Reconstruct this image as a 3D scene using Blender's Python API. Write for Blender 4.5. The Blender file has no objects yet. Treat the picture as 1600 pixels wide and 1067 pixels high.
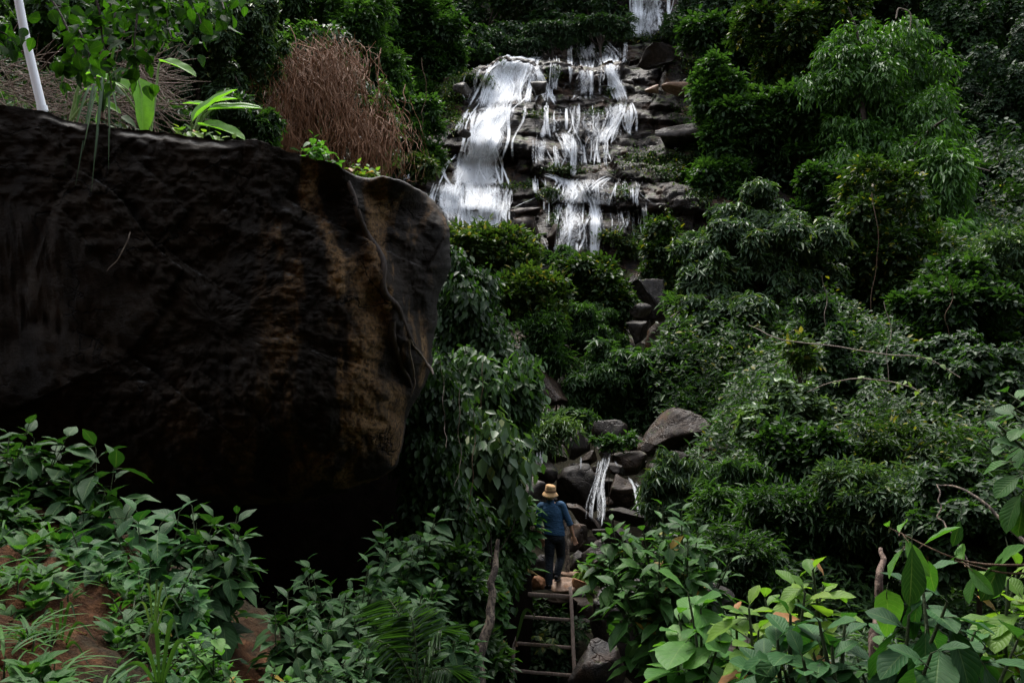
import bpy, math, random
import numpy as np
from math import radians, sin, cos, pi
from mathutils import Vector
from mathutils.bvhtree import BVHTree

SC = bpy.context.scene
COL = SC.collection
# ------------------------------------------------------------------ camera
PITCH = radians(8.0)
FPX = 1422.0
cam_d = bpy.data.cameras.new('camera')
cam = bpy.data.objects.new('camera', cam_d)
COL.objects.link(cam)
cam.rotation_euler = (pi / 2 + PITCH, 0, 0)
cam_d.lens = 32.0
cam_d.sensor_width = 36.0
cam_d.clip_start = 0.05
cam_d.clip_end = 600
SC.camera = cam
# ------------------------------------------------------------------ world, sun, exposure
SUN_EL, SUN_AZ = radians(70), radians(-18)      # azimuth from +Y towards +X (sun beyond the falls, a little left)
w = bpy.data.worlds.new('World')
SC.world = w
w.use_nodes = True
nt = w.node_tree
bg = nt.nodes['Background']
sky = nt.nodes.new('ShaderNodeTexSky')
sky.sky_type = 'NISHITA'
sky.sun_disc = False
sky.sun_elevation = SUN_EL
sky.sun_rotation = SUN_AZ
sky.air_density = 1.0
sky.dust_density = 3.0
hs = nt.nodes.new('ShaderNodeHueSaturation')     # thin cloud greys the blue of the sky
hs.inputs['Saturation'].default_value = 0.45
nt.links.new(sky.outputs[0], hs.inputs['Color'])
nt.links.new(hs.outputs[0], bg.inputs[0])
bg.inputs[1].default_value = 0.15
sd = bpy.data.lights.new('sun', 'SUN')
sd.energy = 1.3
sd.angle = radians(22)
sd.color = (1.0, 0.96, 0.9)
so = bpy.data.objects.new('sun', sd)
COL.objects.link(so)
sv = Vector((sin(SUN_AZ) * cos(SUN_EL), cos(SUN_AZ) * cos(SUN_EL), sin(SUN_EL)))
so.rotation_euler = sv.to_track_quat('Z', 'Y').to_euler()
so.location = (0, 0, 60)
SC.view_settings.view_transform = 'Standard'
SC.view_settings.look = 'None'
SC.view_settings.exposure = 1.85
SC.view_settings.gamma = 1.0
SC.cycles.max_bounces = 5
SC.cycles.diffuse_bounces = 2
SC.cycles.glossy_bounces = 2
SC.cycles.transmission_bounces = 2
SC.cycles.transparent_max_bounces = 10
SC.cycles.use_denoising = True

# ------------------------------------------------------------------ pixel -> world
def at(px, py, Y):
    dx = (px - 800) / FPX
    dz = (533.5 - py) / FPX
    y = cos(PITCH) - dz * sin(PITCH)
    z = sin(PITCH) + dz * cos(PITCH)
    return np.array([dx / y * Y, Y, z / y * Y])

def mpp(Y):                                       # metres per photo pixel at distance Y
    return Y / FPX

# ------------------------------------------------------------------ noise
def _h(ix, iy, iz, seed):
    n = (ix.astype(np.int64) * 374761393 + iy.astype(np.int64) * 668265263 + iz.astype(np.int64) * 2147483647 + seed * 974634777) & 0xFFFFFFFF
    n = ((n ^ (n >> 13)) * 1274126177) & 0xFFFFFFFF
    n = ((n ^ (n >> 16)) * 2246822519) & 0xFFFFFFFF
    n = n ^ (n >> 15)
    return (n & 0xFFFFFF) / float(0xFFFFFF)

def vnoise(x, y, z, seed=0):
    x, y, z = np.broadcast_arrays(x, y, z)
    ix, iy, iz = np.floor(x), np.floor(y), np.floor(z)
    fx, fy, fz = x - ix, y - iy, z - iz
    fx = fx * fx * (3 - 2 * fx); fy = fy * fy * (3 - 2 * fy); fz = fz * fz * (3 - 2 * fz)
    ix = ix.astype(np.int64); iy = iy.astype(np.int64); iz = iz.astype(np.int64)
    r = 0
    for a in (0, 1):
        for b in (0, 1):
            for c in (0, 1):
                r = r + _h(ix + a, iy + b, iz + c, seed) * (fx if a else 1 - fx) * (fy if b else 1 - fy) * (fz if c else 1 - fz)
    return r * 2 - 1

def fbm(x, y, z, o=4, seed=0, g=0.5):
    r, a = 0, 1.0
    for i in range(o):
        r = r + a * vnoise(x * 2 ** i + 17.3 * i, y * 2 ** i - 9.1 * i, z * 2 ** i + 3.7 * i, seed + i)
        a *= g
    return r

def ridged(x, y, z, o=4, seed=0):
    r, a = 0, 1.0
    for i in range(o):
        r = r + a * (1 - 2 * np.abs(vnoise(x * 2 ** i, y * 2 ** i + 5.1 * i, z * 2 ** i, seed + i)))
        a *= 0.5
    return r

def sst(a, b, x):
    t = np.clip((np.asarray(x, float) - a) / (b - a), 0, 1)
    return t * t * (3 - 2 * t)

# ------------------------------------------------------------------ objects
def mesh_np(name, V, F, smooth=True, uv=None, attr=None):
    """V (n,3); F list of arrays (k_i, c) of faces; uv per vertex (n,2)."""
    if isinstance(F, np.ndarray):
        F = [F]
    me = bpy.data.meshes.new(name)
    V = np.ascontiguousarray(V, dtype=np.float32)
    me.vertices.add(len(V))
    me.vertices.foreach_set('co', V.ravel())
    loops = np.concatenate([f.ravel() for f in F]).astype(np.int32)
    starts, s = [], 0
    for f in F:
        starts.append(s + np.arange(len(f)) * f.shape[1])
        s += f.size
    starts = np.concatenate(starts).astype(np.int32)
    me.loops.add(len(loops))
    me.loops.foreach_set('vertex_index', loops)
    me.polygons.add(len(starts))
    me.polygons.foreach_set('loop_start', starts)
    if smooth:
        me.polygons.foreach_set('use_smooth', np.ones(len(starts), dtype=bool))
    if uv is not None:
        u = me.uv_layers.new(name='uv')
        u.data.foreach_set('uv', np.asarray(uv, dtype=np.float32)[loops].ravel())
    if attr:
        for k, v in attr.items():
            a = me.attributes.new(k, 'FLOAT', 'POINT')
            a.data.foreach_set('value', np.asarray(v, dtype=np.float32))
    me.update(calc_edges=True)
    return me

def obj(name, me, mat, parent=None, local=False):
    o = bpy.data.objects.new(name, me)
    COL.objects.link(o)
    if mat and me is not None:
        for m in (mat if isinstance(mat, (list, tuple)) else [mat]):
            me.materials.append(m)
    if parent is not None:
        o.parent = parent
        o.matrix_parent_inverse.identity()
        o.location = (0, 0, 0) if local else -Vector(parent.location)
    return o

def tag(o, label=None, cat=None, group=None, kind=None):
    if label: o['label'] = label
    if cat: o['category'] = cat
    if group: o['group'] = group
    if kind: o['kind'] = kind
    return o

def empty(name, loc, label, cat, group=None):
    e = bpy.data.objects.new(name, None)
    COL.objects.link(e)
    e.location = [float(c) for c in loc]
    e.empty_display_size = 0.1
    return tag(e, label, cat, group)

# ------------------------------------------------------------------ materials
class NG:
    def __init__(s, name):
        s.m = bpy.data.materials.new(name)
        s.m.use_nodes = True
        s.t = s.m.node_tree
        s.t.nodes.clear()
        s.out = s.n('ShaderNodeOutputMaterial')
    def n(s, typ, **kw):
        nd = s.t.nodes.new(typ)
        for k, v in kw.items():
            setattr(nd, k, v)
        return nd
    def l(s, a, b):
        s.t.links.new(a, b)
    def val(s, sock, v):
        if hasattr(v, 'is_linked') or hasattr(v, 'links'):
            s.l(v, sock)
        else:
            sock.default_value = v
    def noise(s, vec, scale, detail=4, rough=0.55, dist=0.0):
        nd = s.n('ShaderNodeTexNoise')
        if vec is not None: s.l(vec, nd.inputs['Vector'])
        nd.inputs['Scale'].default_value = scale
        nd.inputs['Detail'].default_value = detail
        nd.inputs['Roughness'].default_value = rough
        nd.inputs['Distortion'].default_value = dist
        return nd.outputs['Fac']
    def ramp(s, fac, stops):
        nd = s.n('ShaderNodeValToRGB')
        s.l(fac, nd.inputs[0])
        e = nd.color_ramp.elements
        while len(e) < len(stops): e.new(0.5)
        for i, (p, c) in enumerate(stops):
            e[i].position = p
            e[i].color = (*c, 1) if len(c) == 3 else c
        return nd.outputs[0]
    def math(s, op, a, b=None, c=None, clamp=False):
        nd = s.n('ShaderNodeMath', operation=op, use_clamp=clamp)
        s.val(nd.inputs[0], a)
        if b is not None: s.val(nd.inputs[1], b)
        if c is not None: s.val(nd.inputs[2], c)
        return nd.outputs[0]
    def mix(s, fac, a, b, mode='MIX'):
        nd = s.n('ShaderNodeMix', data_type='RGBA', blend_type=mode)
        s.val(nd.inputs[0], fac)
        s.val(nd.inputs[6], a if not isinstance(a, tuple) else (*a, 1))
        s.val(nd.inputs[7], b if not isinstance(b, tuple) else (*b, 1))
        return nd.outputs[2]
    def mapr(s, v, a, b, c=0.0, d=1.0):
        nd = s.n('ShaderNodeMapRange', interpolation_type='SMOOTHSTEP')
        s.l(v, nd.inputs[0])
        nd.inputs[1].default_value = a; nd.inputs[2].default_value = b
        nd.inputs[3].default_value = c; nd.inputs[4].default_value = d
        return nd.outputs[0]
    def scalev(s, vec, sc):
        nd = s.n('ShaderNodeMapping')
        s.l(vec, nd.inputs[0])
        nd.inputs['Scale'].default_value = sc
        return nd.outputs[0]
    def bump(s, h, strength, dist, normal=None):
        nd = s.n('ShaderNodeBump')
        s.l(h, nd.inputs['Height'])
        nd.inputs['Strength'].default_value = strength
        nd.inputs['Distance'].default_value = dist
        if normal is not None: s.l(normal, nd.inputs['Normal'])
        return nd.outputs[0]
    def bsdf(s, base, rough, normal=None, spec=0.5, coat=0.0, coatr=0.2):
        b = s.n('ShaderNodeBsdfPrincipled')
        s.val(b.inputs['Base Color'], base if not isinstance(base, tuple) else (*base, 1))
        s.val(b.inputs['Roughness'], rough)
        s.val(b.inputs['Specular IOR Level'], spec)
        b.inputs['Coat Weight'].default_value = coat
        b.inputs['Coat Roughness'].default_value = coatr
        if normal is not None: s.l(normal, b.inputs['Normal'])
        return b.outputs[0]
    def finish(s, sh):
        s.l(sh, s.out.inputs[0])
        return s.m

def leaf_mat(name, cols, rough=0.4, trans=0.38, tcol=None, veins=False, spec=0.26, vein_n=9.0, yellow=None, vein_c=0.3):
    g = NG(name)
    if veins: cols = [(c[0] * 1.0, c[1] * 1.14, c[2] * 0.9) for c in cols]
    rough = min(0.7, rough + 0.10)
    cols = [(c[0] * 0.86, c[1] * 0.94, c[2] * 0.74) for c in cols]
    geo = g.n('ShaderNodeNewGeometry')
    rnd = geo.outputs['Random Per Island']
    k = len(cols)
    base = g.ramp(rnd, [(i / max(1, k - 1), c) for i, c in enumerate(cols)])
    if yellow:                                     # a few old or new leaves of another colour
        wn = g.n('ShaderNodeTexWhiteNoise', noise_dimensions='1D')
        g.l(rnd, wn.inputs['W'])
        base = g.mix(g.math('GREATER_THAN', wn.outputs['Value'], 1 - yellow[0]), base, yellow[1])
    normal = None
    if veins:
        uvn = g.n('ShaderNodeUVMap')
        sx = g.n('ShaderNodeSeparateXYZ')
        g.l(uvn.outputs[0], sx.inputs[0])
        au = g.math('ABSOLUTE', g.math('SUBTRACT', g.math('MULTIPLY', sx.outputs[0], 2.0), 1.0))
        v = sx.outputs[1]
        ph = g.math('SUBTRACT', g.math('MULTIPLY', v, vein_n), g.math('MULTIPLY', au, 2.6))
        tri = g.math('ABSOLUTE', g.math('SUBTRACT', g.math('FRACT', ph), 0.5))      # 0.5 on a side vein
        side = g.mapr(tri, 0.40, 0.5)
        mid = g.mapr(au, 0.07, 0.01)
        vein = g.math('MAXIMUM', g.math('MULTIPLY', side, 0.55), mid)
        lighter = g.mix(0.5, base, (0.35, 0.45, 0.18))
        base = g.mix(g.math('MULTIPLY', vein, vein_c), base, lighter)
        tc = g.n('ShaderNodeTexCoord')
        blot = g.noise(tc.outputs['Object'], 30, 3)
        base = g.mix(g.mapr(blot, 0.35, 0.75, 0, 0.35), base, g.mix(1.0, base, (0.5, 0.55, 0.4), 'MULTIPLY'))
        hgt = g.math('SUBTRACT', g.math('MULTIPLY', g.mapr(tri, 0.5, 0.15), 0.6), g.math('MULTIPLY', mid, 0.8))
        normal = g.bump(hgt, 0.3, 0.004)
    sh = g.bsdf(base, rough, normal, spec * (0.6 if veins else 1.0))
    tr = g.n('ShaderNodeBsdfTranslucent')
    tcolr = g.mix(1.0, base, tcol or (1.6, 1.8, 0.6), 'MULTIPLY')
    g.l(tcolr, tr.inputs[0])
    mx = g.n('ShaderNodeMixShader')
    mx.inputs[0].default_value = trans
    g.l(sh, mx.inputs[1]); g.l(tr.outputs[0], mx.inputs[2])
    return g.finish(mx.outputs[0])

def rock_mat(name, dark, mid, light, moss=0.3, scale=1.0, rough=(0.35, 0.7), patch=None, bump=0.6, strata=0.0, patch_th=0.56, spec=0.17):
    g = NG(name)
    tc = g.n('ShaderNodeTexCoord')
    geo = g.n('ShaderNodeNewGeometry')
    v = geo.outputs['Position']
    n1 = g.noise(v, 0.7 * scale, 6, 0.6, 0.4)
    n2 = g.noise(v, 4 * scale, 6, 0.65)
    n3 = g.noise(v, 22 * scale, 4, 0.7)
    c = g.ramp(n2, [(0.3, dark), (0.5, mid), (0.72, light)])
    c = g.mix(g.mapr(n1, 0.4, 0.62, 0, 0.6), c, g.mix(1.0, c, (0.45, 0.42, 0.4), 'MULTIPLY'))
    if patch:
        pn = g.noise(v, 0.9 * scale, 5, 0.6, 0.8)
        c = g.mix(g.mapr(pn, patch_th, patch_th + 0.12, 0, 0.85), c, patch)
    c = g.mix(g.mapr(n3, 0.3, 0.75, 0.0, 0.5), c, g.mix(1.0, c, (1.5, 1.4, 1.3), 'MULTIPLY'))
    c = g.mix(1.0, c, (0.68, 0.61, 0.54), 'MULTIPLY')
    if moss:
        sx = g.n('ShaderNodeSeparateXYZ')
        g.l(geo.outputs['Normal'], sx.inputs[0])
        mn = g.noise(v, 2.3 * scale, 5, 0.7)
        mm = g.math('MULTIPLY', g.mapr(sx.outputs[2], 0.1, 0.8), g.mapr(mn, 0.62 - moss * 0.3, 0.74 - moss * 0.3))
        c = g.mix(mm, c, g.ramp(n3, [(0.3, (0.02, 0.035, 0.008)), (0.7, (0.07, 0.09, 0.015))]))
    h = g.math('ADD', g.math('MULTIPLY', n2, 0.7), g.math('MULTIPLY', n3, 0.3))
    if strata:
        sv_ = g.scalev(v, (0.6, 0.6, 5.0))
        st = g.noise(sv_, 1.6, 5, 0.6, 0.6)
        h = g.math('ADD', h, g.math('MULTIPLY', st, strata))
        c = g.mix(g.mapr(st, 0.52, 0.40, 0, 0.7), c, g.mix(1.0, c, (0.3, 0.28, 0.26), 'MULTIPLY'))
    vor = g.n('ShaderNodeTexVoronoi', feature='DISTANCE_TO_EDGE')
    dn = g.n('ShaderNodeTexNoise'); g.l(v, dn.inputs['Vector']); dn.inputs['Scale'].default_value = 2.5 * scale
    wv = g.mix(0.35, v, dn.outputs['Color'])
    g.l(wv, vor.inputs['Vector']); vor.inputs['Scale'].default_value = 1.5 * scale
    crack = g.mapr(vor.outputs['Distance'], 0.0, 0.035, 0, 1)
    h = g.math('ADD', h, g.math('MULTIPLY', crack, 0.35))
    nrm = g.bump(h, bump, 0.12 / scale)
    r = g.mapr(n1, 0.35, 0.65, rough[0], rough[1])
    return g.finish(g.bsdf(c, r, nrm, spec))

def bark_mat(name, a, b, scale=1.0):
    g = NG(name)
    geo = g.n('ShaderNodeNewGeometry')
    v = g.scalev(geo.outputs['Position'], (9 * scale, 9 * scale, 2.2 * scale))
    n = g.noise(v, 3, 6, 0.65, 1.0)
    c = g.ramp(n, [(0.35, a), (0.65, b)])
    return g.finish(g.bsdf(c, 0.75, g.bump(n, 0.8, 0.02), 0.3))

M = {}
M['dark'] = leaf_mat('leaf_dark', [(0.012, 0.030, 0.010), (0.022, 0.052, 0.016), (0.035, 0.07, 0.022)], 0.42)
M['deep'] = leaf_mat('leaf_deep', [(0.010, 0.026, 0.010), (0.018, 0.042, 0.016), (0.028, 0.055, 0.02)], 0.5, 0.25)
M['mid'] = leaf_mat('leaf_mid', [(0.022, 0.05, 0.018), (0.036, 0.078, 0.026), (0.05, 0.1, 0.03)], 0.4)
M['grey'] = leaf_mat('leaf_grey', [(0.03, 0.06, 0.03), (0.05, 0.09, 0.046), (0.085, 0.13, 0.065)], 0.38, 0.25, yellow=(0.03, (0.12, 0.15, 0.04)))
M['vine'] = leaf_mat('leaf_vine', [(0.026, 0.068, 0.014), (0.05, 0.12, 0.024), (0.085, 0.175, 0.038)], 0.4, 0.3)
M['fleck'] = leaf_mat('leaf_fleck', [(0.016, 0.036, 0.010), (0.028, 0.055, 0.016), (0.04, 0.07, 0.02)], 0.42, 0.3, yellow=(0.05, (0.16, 0.15, 0.02)))
M['yellowgreen'] = leaf_mat('leaf_yellowgreen', [(0.026, 0.052, 0.016), (0.042, 0.075, 0.022), (0.075, 0.105, 0.03)], 0.45, 0.3, yellow=(0.07, (0.16, 0.14, 0.04)))
M['pale'] = leaf_mat('leaf_pale', [(0.05, 0.085, 0.04), (0.09, 0.14, 0.07), (0.13, 0.19, 0.10)], 0.3, 0.25)
M['brown'] = leaf_mat('leaf_brown', [(0.05, 0.025, 0.012), (0.10, 0.05, 0.022), (0.15, 0.09, 0.045)], 0.7, 0.1)
M['big_dark'] = leaf_mat('leaf_big_dark', [(0.011, 0.034, 0.013), (0.018, 0.05, 0.019), (0.03, 0.068, 0.025)], 0.5, 0.22, veins=True, vein_c=0.35)
M['big_mid'] = leaf_mat('leaf_big_mid', [(0.024, 0.062, 0.02), (0.038, 0.09, 0.026), (0.06, 0.125, 0.034)], 0.4, 0.3, veins=True, yellow=(0.04, (0.2, 0.13, 0.02)))
M['big_pale'] = leaf_mat('leaf_big_pale', [(0.045, 0.11, 0.03), (0.07, 0.15, 0.04), (0.11, 0.19, 0.06)], 0.4, 0.35, veins=True)
M['big_fresh'] = leaf_mat('leaf_big_fresh', [(0.07, 0.13, 0.025), (0.13, 0.19, 0.04), (0.2, 0.22, 0.055)], 0.38, 0.4, veins=True, yellow=(0.15, (0.33, 0.16, 0.07)))
M['big_blue'] = leaf_mat('leaf_big_blue', [(0.014, 0.048, 0.020), (0.024, 0.07, 0.028), (0.038, 0.095, 0.038)], 0.48, 0.25, veins=True)
M['banana'] = leaf_mat('leaf_banana', [(0.10, 0.2, 0.05), (0.17, 0.28, 0.085)], 0.32, 0.45, tcol=(1.7, 2.0, 0.45), veins=True, vein_n=26.0, vein_c=0.25)
M['bark'] = bark_mat('bark_dark', (0.02, 0.014, 0.010), (0.06, 0.042, 0.03))
M['bark_pale'] = bark_mat('bark_pale', (0.08, 0.06, 0.045), (0.26, 0.21, 0.16))
M['twig'] = bark_mat('twig_brown', (0.05, 0.028, 0.015), (0.13, 0.075, 0.04), 3)
M['stem_green'] = bark_mat('stem_green', (0.02, 0.035, 0.012), (0.05, 0.07, 0.02), 3)
M['rock'] = rock_mat('rock_wet', (0.009, 0.008, 0.007), (0.025, 0.022, 0.019), (0.06, 0.054, 0.048), 0.25, 1.6)
M['rock_brown'] = rock_mat('rock_brown', (0.014, 0.010, 0.008), (0.038, 0.028, 0.021), (0.08, 0.062, 0.048), 0.15, 1.6, patch=(0.075, 0.043, 0.02))
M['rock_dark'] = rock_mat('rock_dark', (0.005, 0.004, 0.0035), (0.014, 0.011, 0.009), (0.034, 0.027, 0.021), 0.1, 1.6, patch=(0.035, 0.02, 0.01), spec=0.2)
M['rock_orange'] = rock_mat('rock_orange', (0.16, 0.075, 0.035), (0.32, 0.17, 0.085), (0.45, 0.28, 0.17), 0.15, 5)
M['rock_sand'] = rock_mat('rock_sand', (0.16, 0.11, 0.08), (0.32, 0.23, 0.17), (0.48, 0.36, 0.28), 0.0, 5, patch=(0.25, 0.12, 0.05))
M['rock_grey'] = rock_mat('rock_grey', (0.026, 0.026, 0.026), (0.06, 0.058, 0.056), (0.11, 0.107, 0.104), 0.1, 1.5)
M['cliff'] = rock_mat('cliff_rock', (0.008, 0.0065, 0.0055), (0.025, 0.0205, 0.017), (0.064, 0.054, 0.045), 0.35, 0.8, (0.28, 0.6), patch=(0.08, 0.048, 0.028), strata=1.2, bump=0.8, patch_th=0.51)
M['soil'] = None
M['black'] = rock_mat('rock_shade_black', (0.004, 0.0035, 0.003), (0.008, 0.0065, 0.005), (0.014, 0.011, 0.009), 0.0, 1.5, rough=(0.8, 0.95), spec=0.02, bump=0.2)  # near-black colour paints in the shade of the hollow and behind the ladder
M['clay'] = rock_mat('clay', (0.03, 0.012, 0.006), (0.09, 0.035, 0.014), (0.16, 0.07, 0.03), 0.0, 5, rough=(0.8, 0.95), spec=0.1)
M['twig_dry'] = bark_mat('twig_dry', (0.04, 0.025, 0.015), (0.17, 0.11, 0.07), 3)
M['pale2'] = leaf_mat('leaf_pale_big', [(0.14, 0.17, 0.09), (0.2, 0.23, 0.12)], 0.4, 0.3, veins=True)
def flake_mat(name, a, b, c_, sc=1.0, th=0.5):
    g = NG(name); geo = g.n('ShaderNodeNewGeometry')
    v = g.scalev(geo.outputs['Position'], (9 * sc, 9 * sc, 5 * sc))
    n = g.noise(v, 1.6, 5, 0.6, 1.5); n2 = g.noise(v, 7, 5, 0.7)
    c = g.ramp(n2, [(0.35, a), (0.65, b)])
    c = g.mix(g.mapr(n, th, th + 0.05), c, c_)
    return g.finish(g.bsdf(c, 0.8, g.bump(g.math('ADD', n, n2), 0.8, 0.02), 0.3))
M['bark_flake'] = flake_mat('bark_flaking', (0.035, 0.026, 0.02), (0.08, 0.06, 0.048), (0.2, 0.155, 0.11), 1.2)
M['bark_flake2'] = flake_mat('bark_flaking_brown', (0.03, 0.016, 0.010), (0.08, 0.045, 0.03), (0.16, 0.11, 0.08), 1.6)

# ------------------------------------------------------------------ leaf templates (axis +Y, width X, normal +Z)
def T_simple(wd=0.16, fold=0.35, droop=0.15, wide=0.4):
    V = np.array([[0, 0, 0], [-wd, wide, wd * fold], [-wd * 0.7, 0.7, wd * fold * .7 - droop * .5], [0, 1, -droop], [wd * .7, 0.7, wd * fold * .7 - droop * .5], [wd, wide, wd * fold]], float)
    return V, np.array([[0, 3, 2, 1], [0, 5, 4, 3]]), None

def T_big(wd=0.22, shape='ovate', droop=0.25, fold=0.25, nl=9, nw=3, wave=0.02, roll=0.0):
    vs, uv = [], []
    for j in range(nl + 1):
        t = j / nl
        if shape == 'ovate': ww = sin(pi * t ** 0.75) ** 0.8 * (1 - 0.35 * t) * 1.25
        elif shape == 'obovate': ww = sin(pi * t ** 1.35) ** 0.75
        elif shape == 'lance': ww = sin(pi * t ** 0.85) ** 1.1
        elif shape == 'heart': ww = (sin(pi * min(1, t ** 0.62)) ** 0.7) * (1 - 0.2 * t) * 1.1 if t < 1 else 0
        elif shape == 'strap': ww = min(1, t * 8) * (1 - t ** 4) ** 0.6
        if t in (0, 1): ww = 0.02
        for i in range(-nw, nw + 1):
            u = i / nw
            x = u * wd * ww
            y = t - (0.10 * abs(u) * (1 - t) if shape == 'heart' else 0) - 0.0
            if shape == 'heart': y -= 0.16 * abs(u) ** 0.7 * max(0, 1 - t * 3.0)
            z = abs(u) * wd * ww * fold - droop * t ** 1.8 + wave * sin(t * 17 + i) * abs(u) * ww
            if roll: z -= roll * u * u * wd * ww
            vs.append((x, y, z)); uv.append((u * .5 + .5, t))
    F = []
    n = 2 * nw + 1
    for j in range(nl):
        for i in range(n - 1):
            a = j * n + i
            F.append((a, a + 1, a + n + 1, a + n))
    return np.array(vs), np.array(F), np.array(uv)

TL = {
    'lance': T_simple(0.13, 0.4, 0.2), 'narrow': T_simple(0.08, 0.4, 0.3), 'oval': T_simple(0.24, 0.3, 0.1, 0.35), 'tiny': T_simple(0.26, 0.2, 0.05),
    'ovate': T_big(0.30, 'ovate'), 'obovate': T_big(0.30, 'obovate', 0.22), 'blance': T_big(0.235, 'lance', 0.3), 'heart': T_big(0.40, 'heart', 0.25, 0.18),
    'droopy': T_big(0.22, 'obovate', 0.12, 0.4), 'blade': T_big(0.035, 'strap', 0.75, 0.5, 12, 1, 0.0),
    'banana': T_big(0.19, 'strap', 0.25, 0.5, 16, 4, 0.012), 'bananaroll': T_big(0.16, 'strap', 0.1, 1.4, 16, 4, 0.01, 1.0),
    'frond': T_simple(0.035, 0.3, 0.3, 0.3),
}

def nrm(a):
    return a / np.maximum(np.linalg.norm(a, axis=-1, keepdims=True), 1e-9)

def leaves(tmpl, P, D, U, S, W=None):
    """One mesh array set: leaf instances at P along D, facing U, length S."""
    tv, tf, tuv = TL[tmpl]
    N, n = len(P), len(tv)
    Yv = nrm(D)
    X = nrm(np.cross(Yv, U))
    Z = np.cross(X, Yv)
    S = np.broadcast_to(np.asarray(S, float), (N,))
    W = np.ones(N) if W is None else W
    V = P[:, None] + (X[:, None] * (tv[None, :, 0:1] * W[:, None, None]) + Yv[:, None] * tv[None, :, 1:2] + Z[:, None] * tv[None, :, 2:3]) * S[:, None, None]
    F = (tf[None] + (np.arange(N) * n)[:, None, None]).reshape(-1, tf.shape[1])
    uv = None if tuv is None else np.tile(tuv, (N, 1))
    return V.reshape(-1, 3), F, uv

def join(parts):
    """parts: list of (V, F quads[, uv])"""
    Vs, Fs, Us, o = [], [], [], 0
    has = all(len(p) > 2 and p[2] is not None for p in parts)
    for p in parts:
        Vs.append(p[0]); Fs.append(p[1] + o); o += len(p[0])
        if has: Us.append(p[2])
    return np.concatenate(Vs), np.concatenate(Fs), (np.concatenate(Us) if has else None)

def catmull(P, k=6):
    P = np.asarray(P, float)
    if len(P) < 3: 
        t = np.linspace(0, 1, k + 1)[:, None]
        return P[0] * (1 - t) + P[-1] * t
    Q = np.vstack([2 * P[0] - P[1], P, 2 * P[-1] - P[-2]])
    out = []
    for i in range(1, len(Q) - 2):
        for j in range(k):
            t = j / k
            a, b, c, d = Q[i - 1], Q[i], Q[i + 1], Q[i + 2]
            out.append(0.5 * ((2 * b) + (-a + c) * t + (2 * a - 5 * b + 4 * c - d) * t * t + (-a + 3 * b - 3 * c + d) * t ** 3))
    out.append(P[-1])
    return np.array(out)

def tube(P, R, n=6, k=5, wob=0.0, seed=0, smooth_path=True):
    """tube through points P with radii R -> (V, F)"""
    P = np.asarray(P, float)
    R = np.broadcast_to(np.asarray(R, float), (len(P),))
    if smooth_path:
        Q = catmull(P, k)
        r = np.interp(np.linspace(0, 1, len(Q)), np.linspace(0, 1, len(P)), R)
    else:
        Q, r = P, R
    if wob:
        s = np.arange(len(Q)) * 0.35
        Q = Q + wob * np.stack([vnoise(s, 0.3, seed * 1.7, seed), vnoise(s, 7.3, seed * 1.7, seed), 0.5 * vnoise(s, 3.3, seed * 2.7, seed)], 1)
    T = nrm(np.gradient(Q, axis=0))
    ref = np.array([0.13, 0.97, 0.2])
    A = nrm(np.cross(T, ref)); B = np.cross(T, A)
    ang = np.linspace(0, 2 * pi, n, endpoint=False)
    V = Q[:, None] + (A[:, None] * np.cos(ang)[None, :, None] + B[:, None] * np.sin(ang)[None, :, None]) * r[:, None, None]
    m = len(Q)
    i = np.arange(m - 1)[:, None] * n; j = np.arange(n)[None]
    F = np.stack([i + j, i + (j + 1) % n, i + n + (j + 1) % n, i + n + j], -1).reshape(-1, 4)
    return V.reshape(-1, 3), F, None

# ------------------------------------------------------------------ terrain
PC = np.array([(-60, 60), (-40, 42), (-20, 22), (-10, 8), (-5, -0.5), (0, -1.7), (3, -2.6), (8, -3.9), (12, -4.5), (14.4, -4.2), (15.2, -2.7), (18, -2.1), (22, -0.4), (26, 1.2), (30, 3.2), (36, 7), (50, 20), (57, 25), (62, 42), (90, 66), (140, 80)])  # all profiles: unseen steep hill behind the camera, shaped to block sky light
PR = np.array([(-60, 60), (-40, 42), (-20, 22), (-10, 8), (-5, -0.5), (0, -1.7), (3, -2.0), (8, -2.6), (12, -2.0), (18, 0.0), (24, 2.4), (30, 4.8), (38, 8.5), (46, 12.5), (54, 19), (60, 28), (66, 46), (90, 66), (140, 80)])
PL = np.array([(-60, 60), (-40, 42), (-20, 22), (-10, 8), (-5, -0.5), (0, -1.6), (3, -1.6), (6, -1.2), (9, -0.6), (12, 1.2), (16, 3.5), (20, 5.0), (24, 6.4), (30, 9.2), (36, 12.5), (44, 16.5), (52, 21), (60, 32), (66, 48), (90, 66), (140, 80)])

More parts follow.
